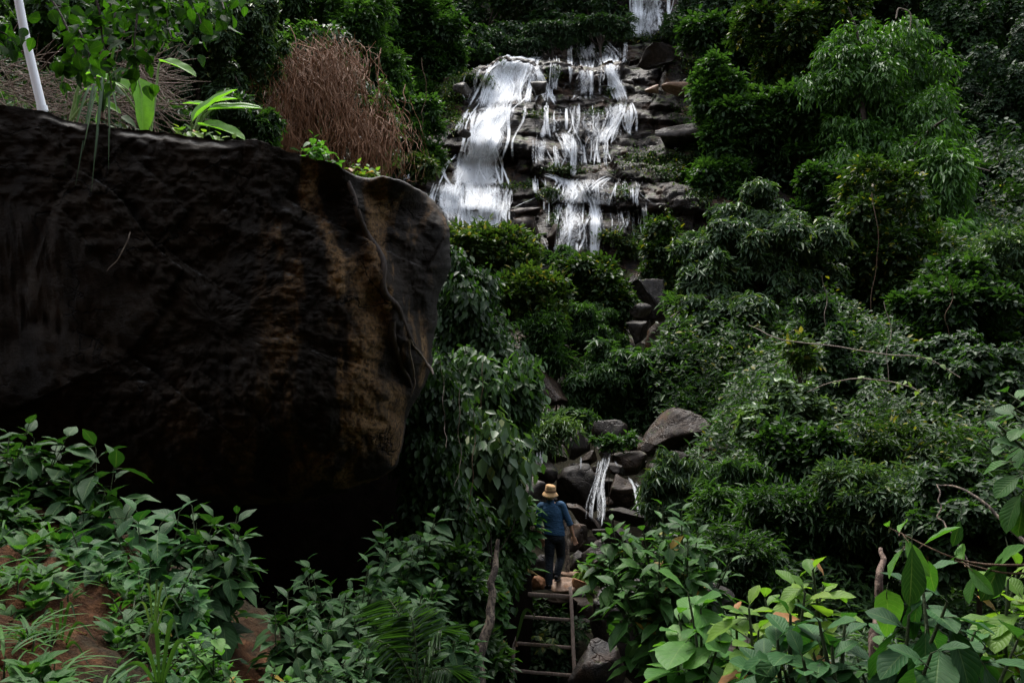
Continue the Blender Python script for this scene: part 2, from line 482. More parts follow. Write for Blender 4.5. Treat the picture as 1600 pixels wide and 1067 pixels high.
def terr(x, y):
    x, y = np.broadcast_arrays(np.asarray(x, float), np.asarray(y, float))
    a = x / np.maximum(y, 2.5)
    c = np.interp(y, PC[:, 0], PC[:, 1]); r = np.interp(y, PR[:, 0], PR[:, 1]); l = np.interp(y, PL[:, 0], PL[:, 1])
    wl = sst(-0.13, -0.26, a); wr = sst(0.14, 0.28, a)
    h = c * (1 - wl) * (1 - wr) + l * wl + r * wr
    h = h + 0.15 * np.maximum(0, x - 5 - 0.25 * np.maximum(y, 0)) + 0.5 * np.maximum(0, -x - 4.5) * sst(6, 12, y)
    h = h + 0.9 * sst(-0.15, -0.55, a) * sst(8.5, 6.0, y) * sst(1, 3.5, y)
    h = h + 3.4 * sst(0.015, -0.07, a) * sst(11.5, 16, y) * sst(36, 28, y) * (1 - wl)
    h = h - 4.5 * sst(-.10, -.16, a) * sst(6.0, 7.5, y) * sst(17.5, 15, y)
    cz = sst(26, 30, y) * sst(-10, -6, x) * sst(17, 12, x) * sst(64, 58, y)
    h = h - 3.2 * cz
    amp = np.clip(np.abs(y) * 0.02, 0.05, 0.7)
    h = h + amp * fbm(x * 0.5, y * 0.5, 0.3, 4, 11) + 0.03 * fbm(x * 4, y * 4, 0.7, 3, 5)
    h = h + sst(7.5, 6, y) * sst(1.5, 2.5, y) * (0.07 * ridged(x * 2.1, y * 2.1, 0.2, 3, 6) + 0.022 * ridged(x * 9, y * 9, 0.2, 3, 8))
    return h

def axis(a, b, fine0, fine1, df, dc):
    return np.unique(np.round(np.concatenate([np.arange(a, fine0, dc), np.arange(fine0, fine1, df), np.arange(fine1, b + dc, dc)]), 4))
gx = np.unique(np.concatenate([axis(-90, 90, -8, 8, 0.1, 0.9), np.round(np.arange(-4.2, -0.2, 0.03), 4)]))
gy = np.unique(np.concatenate([axis(-55, 135, 0, 18, 0.1, 0.7), np.round(np.arange(2.2, 6.6, 0.03), 4)]))
GX, GY = np.meshgrid(gx, gy)
GZ = terr(GX, GY)
def grid_faces(nx, ny):
    i = np.arange(ny - 1)[:, None] * nx; j = np.arange(nx - 1)[None]
    return np.stack([i + j, i + j + 1, i + nx + j + 1, i + nx + j], -1).reshape(-1, 4)
TV = np.stack([GX, GY, GZ], -1).reshape(-1, 3)
TF = grid_faces(len(gx), len(gy))
g = NG('forest_soil')
geo = g.n('ShaderNodeNewGeometry')
v = geo.outputs['Position']
n1 = g.noise(v, 0.8, 5, 0.6); n2 = g.noise(v, 14, 6, 0.7); n3 = g.noise(v, 60, 3, 0.7)
litter = g.ramp(n2, [(0.3, (0.008, 0.008, 0.005)), (0.5, (0.02, 0.018, 0.010)), (0.7, (0.035, 0.03, 0.016))])
orange = g.ramp(n2, [(0.3, (0.016, 0.008, 0.004)), (0.5, (0.05, 0.022, 0.009)), (0.75, (0.12, 0.055, 0.024))])
sx = g.n('ShaderNodeSeparateXYZ'); g.l(v, sx.inputs[0])
# clay soil shows on the near bank left of the camera
my = g.mapr(sx.outputs[1], 6.2, 5.2); mx_ = g.mapr(sx.outputs[0], -0.9, -1.3)
mk = g.math('MULTIPLY', g.math('MULTIPLY', my, mx_), g.mapr(n1, 0.34, 0.44))
cc = g.mix(mk, litter, orange)
M['soil'] = g.finish(g.bsdf(cc, 0.85, g.bump(g.math('ADD', n2, g.math('MULTIPLY', n3, 0.5)), 0.9, 0.06), 0.08))
ground = obj('ground', mesh_np('ground', TV, TF), M['soil'])
tag(ground, 'sloping forest floor of dark soil running up to the hillsides, with an added unseen hill behind the camera', kind='structure')
bvh_ground = BVHTree.FromPolygons(TV.tolist(), TF.tolist())

# ------------------------------------------------------------------ waterfall cliff
PZ = np.array([(-3, 24.5), (2, 28), (4.6, 32), (5.2, 34), (8.6, 36.6), (12.2, 38.8), (13.1, 40.0), (15.1, 41.1), (16.0, 42.0), (17.3, 42.9), (18.3, 44.0), (21.7, 45.8), (22.3, 48), (27.0, 57.0), (29, 58.0), (55, 62)])

def blocks(x, z, H, W, seed, amp, crack):
    row = np.floor(z / H)
    ro = _h(row.astype(np.int64), row.astype(np.int64) * 0, row.astype(np.int64) * 0, seed)
    xx = x / (W * (0.6 + 0.9 * ro)) + ro * 37.0
    col = np.floor(xx)
    r = _h(row.astype(np.int64), col.astype(np.int64), row.astype(np.int64) * 0 + 5, seed + 3)
    fz = z / H - row; fx = xx - col
    e = np.minimum(np.minimum(fz, 1 - fz) * H, np.minimum(fx, 1 - fx) * W)
    tilt = (fx - 0.5) * (r - 0.5) * 0.8 + (fz - .5) * 0.35
    return -(r - 0.5) * 2 * amp + tilt * amp + crack * (1 - sst(0, 0.12 * H + 0.03, e))

def cliff_y(x, z):
    zz = z + 0.3 * fbm(x * 0.25, 0.1, z * 0.1, 3, 21) + 0.05 * x * 0.6
    # left half of the lip sits lower, so the outline falls away towards the left
    zz = zz + 1.1 * sst(1.0, -3.0, x) * sst(16, 22, z)
    y = np.interp(zz, PZ[:, 0], PZ[:, 1])
    wx = x + 0.45 * fbm(x * 0.7, 2.2, z * 0.7, 3, 31); wz = z + 0.3 * fbm(x * 0.35, 5.2, z * 0.6, 3, 41) + 0.08 * x
    y = y + blocks(wx, wz, 2.9, 3.6, 51, 0.48, 0.15) + blocks(wx + 3.1, wz + 0.4, 1.25, 1.5, 61, 0.28, 0.10) + blocks(wx + 0.5 * wz, wz - 0.25 * wx, 0.55, 0.8, 71, 0.11, 0.05) * (0.3 + 0.7 * sst(-.2, .3, vnoise(x * .3, 3.0, z * .3, 77)))
    y = y + 0.35 * fbm(x * 0.5, 1.0, z * 0.5, 3, 81) + 0.10 * ridged(x * 1.7 + z * .6, 1.0, z * 2.4 - x * .5, 4, 91)
    # sides bend back into the hillsides
    y = y + 0.25 * np.maximum(0, -6.0 - x) ** 1.5 + 0.35 * np.maximum(0, x - 11.5) ** 1.3 + 2.0 * sst(21.5, 23, z) * sst(2, 0, x)
    return y
cx = np.arange(-10.5, 18.0, 0.085); cz_ = np.arange(-1.5, 52, 0.085)
cz_ = np.concatenate([np.arange(-1.5, 29.5, 0.085), np.arange(29.5, 54, 0.35)])
CX, CZ = np.meshgrid(cx, cz_)
CY = cliff_y(CX, CZ)
CV = np.stack([CX, CY, CZ], -1).reshape(-1, 3)
CF = grid_faces(len(cx), len(cz_))
cliff = obj('cliff', mesh_np('cliff', CV, CF), M['cliff'])
tag(cliff, 'stepped dark wet rock face under the waterfall', kind='structure')
# coarse copy of the face for ray casts
sub = 2
CVs = np.stack([CX[::sub, ::sub], CY[::sub, ::sub], CZ[::sub, ::sub]], -1)
bvh_cliff = BVHTree.FromPolygons(CVs.reshape(-1, 3).tolist(), grid_faces(CVs.shape[1], CVs.shape[0]).tolist())

ROCK_TRIS = []           # (V, F) of boulders, for draping water and standing things on them

def hit(px, py, bvhs, default=None):
    d = Vector(at(px, py, 1.0)).normalized()
    best = None
    for b in bvhs:
        r = b.ray_cast(Vector((0, 0, 0)) + d * 1.0, d)
        if r[0] is not None and (best is None or r[0].length < best.length):
            best = r[0]
    return best

def water_mat(name, tint=(0.93, 0.95, 0.96), lo=0.42, fine=1.0):
    g = NG(name)
    uv = g.n('ShaderNodeUVMap')
    at_ = g.n('ShaderNodeAttribute', attribute_name='dens')
    geo = g.n('ShaderNodeNewGeometry')
    d = g.n('ShaderNodeTexNoise'); g.l(uv.outputs[0], d.inputs['Vector']); d.inputs['Scale'].default_value = 0.9; d.inputs['Detail'].default_value = 3
    off = g.n('ShaderNodeVectorMath', operation='MULTIPLY_ADD')
    g.l(d.outputs['Color'], off.inputs[0]); off.inputs[1].default_value = (1.6, 0.8, 0); g.l(uv.outputs[0], off.inputs[2])
    a = g.noise(g.scalev(off.outputs[0], (6.5 * fine, 1.0 * fine, 1)), 1.0, 5, 0.7)
    b = g.noise(g.scalev(off.outputs[0], (20.0 * fine, 8.0 * fine, 1)), 1.0, 4, 0.8)
    c = g.noise(g.scalev(uv.outputs[0], (1.1, 0.5, 1)), 1.0, 3, 0.6)
    s = g.math('ADD', g.math('MULTIPLY', a, 1.5), g.math('MULTIPLY', b, 1.15))
    s = g.math('ADD', s, g.math('MULTIPLY', c, 0.7))
    s = g.math('ADD', s, g.math('MULTIPLY', at_.outputs['Fac'], 1.0))
    al = g.mapr(s, 1.95 + lo - 0.42, 2.62 + lo - 0.42, 0.0, 0.97)
    h = g.math('ADD', g.math('MULTIPLY', b, 0.5), a)
    bs = g.bsdf(tint, 0.6, g.bump(h, 0.5, 0.12), 0.2)
    tr = g.n('ShaderNodeBsdfTransparent')
    tl = g.n('ShaderNodeBsdfTranslucent'); tl.inputs[0].default_value = (*tint, 1)
    m0 = g.n('ShaderNodeMixShader'); m0.inputs[0].default_value = 0.45
    g.l(bs, m0.inputs[1]); g.l(tl.outputs[0], m0.inputs[2])
    mx = g.n('ShaderNodeMixShader')
    g.l(al, mx.inputs[0]); g.l(tr.outputs[0], mx.inputs[1]); g.l(m0.outputs[0], mx.inputs[2])
    return g.finish(mx.outputs[0])
M['water'] = water_mat('falling_water')
M['water_near'] = water_mat('stream_water', fine=3.6)

def water_sheet(name, lines, bvhs, lift, mat, label, seed=0, minY=3, cross=1.0, boost=0.0, free=False):
    """lines: list of (points [(px,py,width px)], density). Each line is draped over the rock behind it."""
    parts, uvs, dens = [], [], []
    o = 0
    rw = np.random.default_rng(seed + 9)
    extra = []
    for pts, dn in lines:                       # ropes of denser water wandering inside the wide runs
        wmax = max(p[2] for p in pts)
        if wmax > 9 and dn > 0.1:
            for _ in range(int(max(3, wmax / 5.5))):
                o_ = rw.uniform(-.5, .5); w_ = min(rw.uniform(3.5, 8.5), wmax * 0.3)
                o2 = o_ + rw.uniform(-.3, .3) * cross
                q = [(px + (o_ + (o2 - o_) * i_ / len(pts) + rw.uniform(-.13, .13)) * w, py + rw.uniform(-3, 3), w_ * rw.uniform(.6, 1.4)) for i_, (px, py, w) in enumerate(pts)]
                extra.append((q, min(0.95, dn + rw.uniform(-0.2, 0.2)) + boost))
    lines = [(p, d_ * (0.92 if max(q[2] for q in p) > 34 else 1.0)) for p, d_ in lines]
    for li, (pts, dn) in enumerate(lines + extra):
        P = catmull(np.array([(a, b, c) for a, b, c in pts], float), 6)
        L = np.concatenate([[0], np.cumsum(np.linalg.norm(np.diff(P[:, :2], axis=0), axis=1))])
        nv = max(6, int(L[-1] / 3.0)); s = np.linspace(0, L[-1], nv)
        C = np.stack([np.interp(s, L, P[:, k]) for k in range(3)], 1)
        nu = int(max(4, min(26, C[:, 2].max() / 4)))
        G = np.zeros((nv, nu, 3)); Yd = np.zeros((nv, nu)); PX = np.zeros((nv, nu)); PY = np.zeros((nv, nu))
        for i in range(nv):
            for j in range(nu):
                u = j / (nu - 1) * 2 - 1
                px = C[i, 0] + u * C[i, 2] * 0.5; py = C[i, 1] + 1.5 * (1 - u * u)
                h_ = hit(px, py, bvhs)
                PX[i, j] = px; PY[i, j] = py
                Yd[i, j] = h_[1] if h_ is not None else (Yd[i - 1, j] if i else 40)
        if free:                                # water falling clear of the rock: one smooth curve down
            m = Yd.min(axis=1)
            for i in range(1, nv): m[i] = min(m[i], m[i - 1] + 0.012)
            for i in range(nv - 2, -1, -1): m[i] = min(m[i], m[i + 1] + 0.035)
            m = np.convolve(np.pad(m, 4, mode='edge'), np.ones(9) / 9, mode='valid')
            Yd = np.repeat(m[:, None], nu, 1) + 0.05 * vnoise(np.arange(nv)[:, None] * .3, np.linspace(0, 3, nu)[None], li * 1.3, 6)
        # keep the sheet in front of every bump it falls past
        for _ in range(2):
            E = np.pad(Yd, 1, mode='edge')
            m = np.minimum.reduce([E[1:-1, 1:-1], E[:-2, 1:-1], E[2:, 1:-1], E[1:-1, :-2], E[1:-1, 2:]])
            Yd = 0.5 * m + 0.5 * Yd
        for _ in range(2):
            E = np.pad(Yd, 1, mode='edge')
            Yd = np.minimum(Yd, (E[:-2, 1:-1] + E[2:, 1:-1] + E[1:-1, :-2] + E[1:-1, 2:]) / 4)
        for _ in range(3):
            E = np.pad(Yd, 1, mode='edge'); Yd = 0.4 * Yd + 0.3 * (E[:-2, 1:-1] + E[2:, 1:-1])
        Yd = Yd - lift - (0.05 * mpp(Yd.mean()) * 30 * rw.random() if li >= len(lines) else 0)
        for i in range(nv):
            for j in range(nu):
                G[i, j] = at(PX[i, j], PY[i, j], max(minY, Yd[i, j]))
        F = grid_faces(nu, nv) + o
        U = np.zeros((nv, nu, 2)); W = C[:, 2:3] * mpp(Yd.mean())
        U[..., 0] = (np.linspace(-0.5, 0.5, nu)[None] * W) + li * 7.7
        U[..., 1] = (s * mpp(Yd.mean()))[:, None]
        uu = np.abs(np.linspace(-1, 1, nu))[None]
        ends = np.minimum(s, (L[-1] - s)) / max(6.0, 0.12 * L[-1])
        D = dn * (1 - 0.1 * uu) - 0.95 * uu ** 2.2 + 0.12 - 0.5 * (1 - np.clip(ends, 0, 1))[:, None]
        D = np.broadcast_to(D, (nv, nu))
        parts.append((G.reshape(-1, 3), F)); uvs.append(U.reshape(-1, 2)); dens.append(np.array(D).ravel())
        o += nv * nu
    V = np.concatenate([p[0] for p in parts]); F = np.concatenate([p[1] for p in parts])
    ob = obj(name, mesh_np(name, V, F, uv=np.concatenate(uvs), attr={'dens': np.concatenate(dens)}), mat)
    return tag(ob, label, kind='structure')

# px, py, width of each run of the falls, with how dense the white water is
FALL = [
    ([(1018, -60, 70), (1018, -10, 66), (1016, 30, 64), (1012, 60, 62)], 0.5),
    ([(998, -60, 26), (996, 0, 22), (996, 57, 26)], 0.95),
    # left main run
    ([(838, 70, 60), (815, 88, 70), (800, 110, 80), (792, 140, 80), (782, 165, 74)], 0.72),
    ([(830, 72, 20), (800, 85, 40), (786, 110, 40), (778, 140, 50), (770, 165, 60)], 0.95),
    ([(780, 160, 70), (772, 185, 66), (762, 215, 66), (755, 248, 66)], 0.85),
    ([(765, 170, 60), (755, 200, 50), (748, 235, 50), (742, 270, 60)], 0.8),
    ([(750, 240, 66), (745, 262, 74), (745, 290, 80)], 1.05),
    ([(755, 286, 66), (755, 315, 66), (750, 340, 60), (745, 366, 50)], 0.72),
    ([(704, 286, 40), (702, 310, 46), (706, 335, 44)], 0.82),
    ([(735, 280, 26), (735, 320, 24), (736, 368, 20)], 0.75),
    ([(790, 295, 12), (788, 330, 14), (790, 356, 12)], 0.55),
    # right leg of the upper left run
    ([(848, 76, 26), (838, 100, 26), (846, 125, 30), (862, 160, 30)], 0.42),
    ([(838, 105, 12), (852, 128, 12), (868, 162, 16)], 0.6),
    ([(836, 110, 12), (828, 135, 14), (822, 162, 14)], 0.6),
    # right upper run
    ([(908, 60, 34), (912, 85, 30), (914, 115, 26), (914, 152, 26)], 0.5),
    ([(925, 62, 46), (938, 80, 60), (950, 100, 50)], 0.55),
    ([(952, 84, 26), (955, 110, 26), (965, 135, 30), (972, 158, 22)], 0.66),
    ([(890, 70, 8), (888, 95, 8), (894, 125, 7)], 0.5),
    ([(976, 62, 8), (976, 85, 9), (972, 100, 8)], 0.5),
    ([(914, 145, 50), (916, 158, 70)], 0.3),
    # ledges to the middle
    ([(852, 160, 7), (851, 190, 8), (848, 215, 18)], 0.55),
    ([(885, 168, 6), (885, 202, 8)], 0.8),
    ([(904, 160, 10), (902, 190, 14), (895, 212, 18)], 0.42),
    ([(965, 158, 26), (960, 180, 30), (950, 205, 34), (935, 226, 40)], 0.58),
    ([(984, 158, 8), (984, 180, 18), (980, 205, 22)], 0.5),
    ([(885, 204, 34), (892, 225, 40), (895, 250, 24)], 0.55),
    ([(848, 214, 26), (845, 240, 26), (846, 255, 22)], 0.4),
    ([(897, 210, 12), (897, 245, 14), (896, 276, 16)], 0.55),
    ([(928, 215, 10), (927, 240, 6), (925, 255, 6)], 0.55),
    # lower right
    ([(855, 272, 14), (875, 278, 22), (890, 290, 40)], 0.6),
    ([(895, 278, 44), (898, 300, 56), (900, 318, 76)], 0.62),
    ([(955, 275, 14), (938, 284, 20), (925, 298, 24)], 0.5),
    ([(836, 275, 7), (837, 300, 9)], 0.8),
    ([(895, 310, 50), (893, 340, 50), (888, 370, 46), (884, 398, 34)], 0.5),
    ([(925, 305, 22), (930, 335, 20), (930, 365, 20), (928, 400, 16)], 0.85),
    ([(850, 308, 5), (850, 330, 5)], 0.6), ([(858, 312, 4), (857, 348, 4)], 0.7),
    ([(988, 292, 7), (990, 312, 9)], 0.7),
    ([(1004, 316, 12), (1007, 350, 7), (1006, 400, 6), (1006, 428, 6)], 0.6),
    ([(960, 330, 60), (965, 345, 60)], 0.02),
    ([(996, 434, 22), (1000, 450, 36), (1004, 466, 34)], 0.36),
    ([(740, 92, 5), (741, 120, 6), (742, 142, 8)], 0.45), ([(732, 170, 14), (724, 190, 8)], 0.6),
    ([(810, 78, 60), (790, 100, 80), (775, 140, 90), (765, 165, 80)], 0.35), ([(905, 62, 90), (910, 100, 80), (905, 150, 90)], 0.16),
    ([(900, 160, 120), (895, 190, 120), (890, 210, 110)], 0.12), ([(880, 205, 100), (885, 235, 96), (890, 258, 90)], 0.16), ([(930, 165, 60), (925, 195, 70), (935, 225, 60)], 0.25),
    ([(915, 275, 150), (918, 300, 150), (920, 322, 150)], 0.3), ([(905, 315, 90), (905, 360, 84), (905, 396, 70)], 0.2), ([(975, 310, 50), (975, 350, 50), (975, 370, 46)], 0.05),
    ([(700, 282, 50), (704, 312, 56), (712, 345, 50)], 0.6), ([(770, 285, 60), (770, 330, 56), (762, 362, 44)], 0.5), ([(720, 185, 10), (716, 205, 14)], 0.6), ([(870, 165, 40), (868, 182, 44)], 0.15),
    ([(641, 254, 8), (638, 268, 14), (634, 282, 14)], 0.85),
]
rk = np.random.default_rng(4)
LINKS = []                                     # thin threads that join one tier to the next
for x0, x1, y0, y1, n_ in [(840, 985, 160, 212, 16), (840, 960, 205, 262, 14), (850, 1005, 275, 322, 18), (875, 940, 315, 400, 9), (945, 1005, 320, 385, 6), (885, 975, 64, 150, 14), (820, 875, 85, 160, 8), (690, 800, 330, 372, 10)]:
    for _ in range(n_):
        a_ = rk.uniform(x0, x1); b_ = rk.uniform(y0, (y0 * 2 + y1) / 3); c_ = min(y1, b_ + rk.uniform(0.4, 0.9) * (y1 - y0)); w0 = rk.uniform(2.5, 6)
        LINKS.append(([(a_, b_, w0), (a_ + rk.uniform(-4, 4), (b_ + c_) / 2, w0 * 1.4), (a_ + rk.uniform(-8, 8), c_, w0 * 2.0)], rk.uniform(0.25, 0.6)))
water_sheet('waterfall', [([(a, b, c * 1.12) for a, b, c in p], d_ + 0.04) for p, d_ in FALL] + LINKS, [bvh_cliff], 0.16, M['water'], 'white water spilling in steps over the dark rock face')

# ------------------------------------------------------------------ boulders
ICO = {}
def ico(s):
    if s not in ICO:
        import bmesh
        bm = bmesh.new(); bmesh.ops.create_icosphere(bm, subdivisions=s, radius=1)
        ICO[s] = (np.array([v.co[:] for v in bm.verts]), np.array([[v.index for v in f.verts] for f in bm.faces]))
        bm.free()
    return ICO[s]

def rock_verts(seed, rx, ry, rz, sub=4, cuts=9, rough=0.05, rot=(0, 0), round_=0.0, box=0.75):
    rng = np.random.default_rng(seed)
    V, F = ico(sub)
    V = V.copy()
    if box < 1:
        V = np.sign(V) * np.abs(V) ** box; V = V / np.abs(V).max()
    for _ in range(cuts):
        n = nrm(rng.normal(size=3)); d = rng.uniform(0.42 + round_, 0.8 + round_ * 0.4)
        s = V @ n - d
        V = V - np.maximum(s, 0)[:, None] * n * 0.985
    V = V + nrm(V) * (rough * fbm(V[:, 0] * 2.2, V[:, 1] * 2.2, V[:, 2] * 2.2 + seed, 4, seed))[:, None]
    V = V / np.abs(V).max(axis=0)
    V = V * np.array([rx, ry, rz])
    a, b = rot
    V = V @ np.array([[cos(a), 0, -sin(a)], [0, 1, 0], [sin(a), 0, cos(a)]])
    V = V @ np.array([[1, 0, 0], [0, cos(b), sin(b)], [0, -sin(b), cos(b)]])
    return V, F

rock_n = [100]
def rock(px, py, rxp, ryp, Y, mat, label, tilt=0.0, deep=1.0, sub=4, cuts=13, tip=0.0, rough=0.05, group=None, round_=0.0, seed=None, box=0.75):
    """boulder centred on photo pixel (px,py) at distance Y; half sizes in photo pixels."""
    rock_n[0] += 1
    k = mpp(Y)
    V, F = rock_verts(seed or rock_n[0], rxp * k, max(rxp, ryp) * k * deep * 0.9, ryp * k, sub, cuts, rough, (tilt, tip), round_, box)
    c = at(px, py, Y)
    me = mesh_np('boulder', V, F)
    o = obj('boulder', me, M[mat])
    o.location = c.tolist()
    tag(o, label, 'boulder', group)
    ROCK_TRIS.append((V + c, F))
    return o

GP = 'boulders around the small cascade'
rock(946, 676, 34, 26, 23, 'rock', 'dark wedge boulder at the top of the cascade pile, under the shrubs', 0.15, group=GP)
rock(1052, 676, 62, 36, 22.0, 'rock_brown', 'largest boulder of the cascade pile, with a tilted smooth lit top', -0.5, 1.1, sub=5, group=GP)
rock(1122, 716, 46, 24, 19.5, 'rock_brown', 'wide low brown boulder right of the largest tilted one', -0.05, group=GP)
rock(985, 720, 36, 22, 20.8, 'rock_brown', 'broad rounded brown boulder right above the white cascade', -0.1, round_=0.12, group=GP)
rock(922, 716, 15, 13, 20.8, 'rock_brown', 'small brown boulder left beside the top of the white cascade', 0.1, group=GP)
rock(872, 708, 20, 15, 21.0, 'rock_brown', 'brown boulder beside the thin left trickle of the cascade', 0.0, group=GP)
rock(902, 690, 24, 22, 22.0, 'rock', 'steep dark boulder behind the small brown ones, left of the cascade', -0.5, group=GP)
rock(907, 762, 38, 40, 19.8, 'rock', 'big round wet boulder that the white cascade slides past', 0.1, 1.0, sub=5, cuts=5, round_=0.2, group=GP)
rock(852, 744, 24, 24, 20.0, 'rock', 'dark boulder above and behind the hat of the walker', 0.6, group=GP)
rock(830, 772, 30, 32, 18.5, 'rock_grey', 'grey smooth boulder left of the hat of the walker', 0.3, round_=0.15, group=GP)
rock(963, 733, 20, 9, 19.9, 'rock_grey', 'flat grey slab tilted over the right side of the white cascade', 0.55, group=GP)
rock(972, 770, 25, 30, 19.6, 'rock_brown', 'brown faceted boulder between the two white cascades', -0.2, group=GP)
rock(978, 804, 34, 15, 18.6, 'rock', 'flat dark slab at the foot of the white cascade', 0.2, group=GP)
rock(912, 803, 34, 15, 17.6, 'rock_brown', 'long tilted boulder right of the walker shoulder', 0.7, group=GP)
rock(901, 840, 20, 22, 17.0, 'rock_brown', 'brown boulder behind the hanging hand of the walker', 0.0, group=GP)
rock(903, 876, 18, 21, 16.3, 'rock', 'dark upright boulder right of the walker legs', 0.1, group=GP)
rock(942, 872, 30, 30, 15.6, 'rock_grey', 'grey pointed boulder right of the walker, behind the leafy branch', -0.35, group=GP)
rock(842, 884, 16, 18, 16.2, 'rock', 'dark boulder left of the walker knees', 0, group=GP)
rock(985, 690, 14, 10, 22, 'rock', 'little dark boulder tucked under the largest tilted boulder', 0, group=GP)
rock(942, 700, 12, 7, 21.6, 'rock', 'little dark boulder with a fern just above the white cascade', 0, group=GP)
rock(1010, 700, 16, 14, 21.4, 'rock_brown', 'small brown boulder against the foot of the largest tilted boulder', 0.3, group=GP)
rock(835, 712, 18, 16, 21.0, 'rock_brown', 'brown boulder left of the thin left trickle', 0.3, group=GP)
rock(895, 727, 6, 5, 20.0, 'rock_grey', 'fist sized pale stone lying on the big round wet boulder', 0, sub=3, group=GP)
rock(1000, 800, 26, 18, 19.5, 'rock', 'dark boulder at the foot of the right hand cascade', 0.2, group=GP)
rock(960, 840, 40, 16, 17.0, 'rock', 'low dark boulder between the cascade foot and the leafy shrub', 0.1, group=GP)
rock(1060, 720, 30, 18, 20.5, 'rock', 'dark boulder in shade between the two largest brown boulders', 0.1, group=GP)
# platform at the ladder head
GS = 'stones at the head of the ladder'
rock(880, 914, 24, 12, 15.25, 'rock_sand', 'flat pale sandstone with ragged edge under the front foot of the walker', 0.05, 1.3, cuts=6, group=GS)
rock(906, 915, 13, 11, 15.1, 'rock_orange', 'orange stone at the top of the right ladder rail', 0.1, group=GS)
rock(843, 912, 12, 13, 15.2, 'rock_orange', 'orange stone left of the back foot of the walker', 0.0, group=GS)
rock(892, 898, 20, 5, 15.9, 'rock_sand', 'thin pale slab just beyond the front foot of the walker', 0.03, 0.8, cuts=5, group=GS)
rock(824, 912, 12, 12, 15.3, 'rock', 'dark stone at the top of the left ladder rail', 0, group=GS)
rock(860, 955, 22, 24, 15.7, 'black', 'grey stone behind the upper ladder rungs', 0.2, group=GS)  # grey stone painted near-black to deepen the shade behind the rungs
rock(855, 940, 46, 20, 15.9, 'black', 'dark stone bearing the flat sandstone at the ladder head', 0.0, group=GS)  # shade behind the ladder is put into this stone's black colour too
# lower right
GL = 'boulders in the gully below the ladder'
rock(985, 985, 85, 80, 12.6, 'rock_dark', 'huge dark boulder in shade right of the ladder', 0.1, 0.9, sub=5, group=GL)
rock(935, 1050, 48, 48, 11.6, 'rock_dark', 'rounded brown boulder beside the foot of the right ladder rail', -0.4, 0.8, round_=0.15, group=GL)
rock(1124, 938, 26, 26, 9.3, 'rock_grey', 'pale brown boulder between the two broad leaved shrubs', 0.1, 1.0, group=GL)
rock(1150, 1015, 85, 30, 8.6, 'rock_brown', 'long brown slab sloping down between the broad leaved shrubs', 0.55, 0.9, sub=5, group=GL)
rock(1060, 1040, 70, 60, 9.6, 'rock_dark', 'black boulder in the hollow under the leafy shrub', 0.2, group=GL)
# mid slope
GM = 'rocks half way up beside the thin side stream'
rock(995, 488, 24, 13, 31, 'rock_grey', 'grey domed rock below the veil of the side stream', -0.05, group=GM)
rock(1000, 517, 24, 24, 30, 'rock', 'dark round rock under the grey domed one', 0.1, group=GM)
rock(1022, 533, 24, 26, 29.5, 'rock_brown', 'smooth brown rock right of the dark round one', -0.3, group=GM)
rock(1008, 558, 44, 7, 29, 'rock_grey', 'thin pale ledge slab below the smooth brown rock', 0.05, group=GM)
rock(845, 560, 40, 34, 27, 'rock', 'dark shaded rock left of the centre shrubs', 0.2, group=GM)
rock(850, 615, 44, 40, 25, 'rock_brown', 'dark brown rock wall above the left trickle', 0.1, group=GM)
rock(790, 490, 26, 24, 27, 'rock_grey', 'grey rock showing behind the yellowish shrub', 0.1, group=GM)
rock(1012, 470, 40, 45, 32.5, 'rock', 'cracked dark rock carrying the veil of the side stream', 0.0, sub=5, group=GM)
GC = 'loose blocks on the waterfall face'
rock(1062, 211, 47, 15, 41.0, 'rock_grey', 'pale grey slanting slab jutting out right of the falls', -0.12, 0.7, cuts=7, group=GC, box=0.4)
rock(826, 362, 26, 38, 36.5, 'rock_brown', 'upright brown block at the foot of the falls, left of the broad veil', 0.03, 0.7, cuts=12, group=GC, box=0.4)
rock(863, 375, 10, 26, 36.4, 'rock_brown', 'narrow rounded pillar block right beside the upright brown block', 0.05, 0.8, group=GC, box=0.4)
rock(818, 332, 28, 9, 36.4, 'rock_brown', 'cap slab lying on the upright brown block', 0.08, 0.7, group=GC, box=0.4)
rock(1075, 325, 34, 24, 39.2, 'rock_brown', 'brown stepped block right of the lowest falls', -0.1, 0.7, group=GC, box=0.4)
rock(1060, 142, 30, 8, 42.9, 'rock_sand', 'long sandy block low on the right of the upper falls', -0.03, 0.8, cuts=8, group=GC, box=0.4)
rock(1020, 140, 14, 7, 42.7, 'rock_sand', 'short sandy block left beside the long sandy one', 0.03, 0.8, group=GC, box=0.4)
rock(722, 140, 17, 10, 42.0, 'rock_grey', 'grey tilted block left of the upper left run of water', 0.5, group=GC, box=0.4)
rock(722, 209, 14, 7, 40.4, 'rock_grey', 'pale sharp block left of the middle of the main run', 0.3, group=GC, box=0.4)
rock(842, 140, 15, 14, 42.6, 'rock', 'dark knob that parts the upper left water into two legs', 0.0, group=GC, box=0.4)
rock(1020, 95, 34, 20, 45.0, 'rock', 'black overhanging block under the topmost fall', 0.2, group=GC, box=0.4)
rock(905, 405, 24, 9, 35.5, 'rock_brown', 'low brown block at the foot of the broad veil', 0.1, group=GC, box=0.4)
rock(850, 422, 30, 10, 35.0, 'rock_grey', 'grey flat block below the upright brown block', 0.1, group=GC, box=0.4)

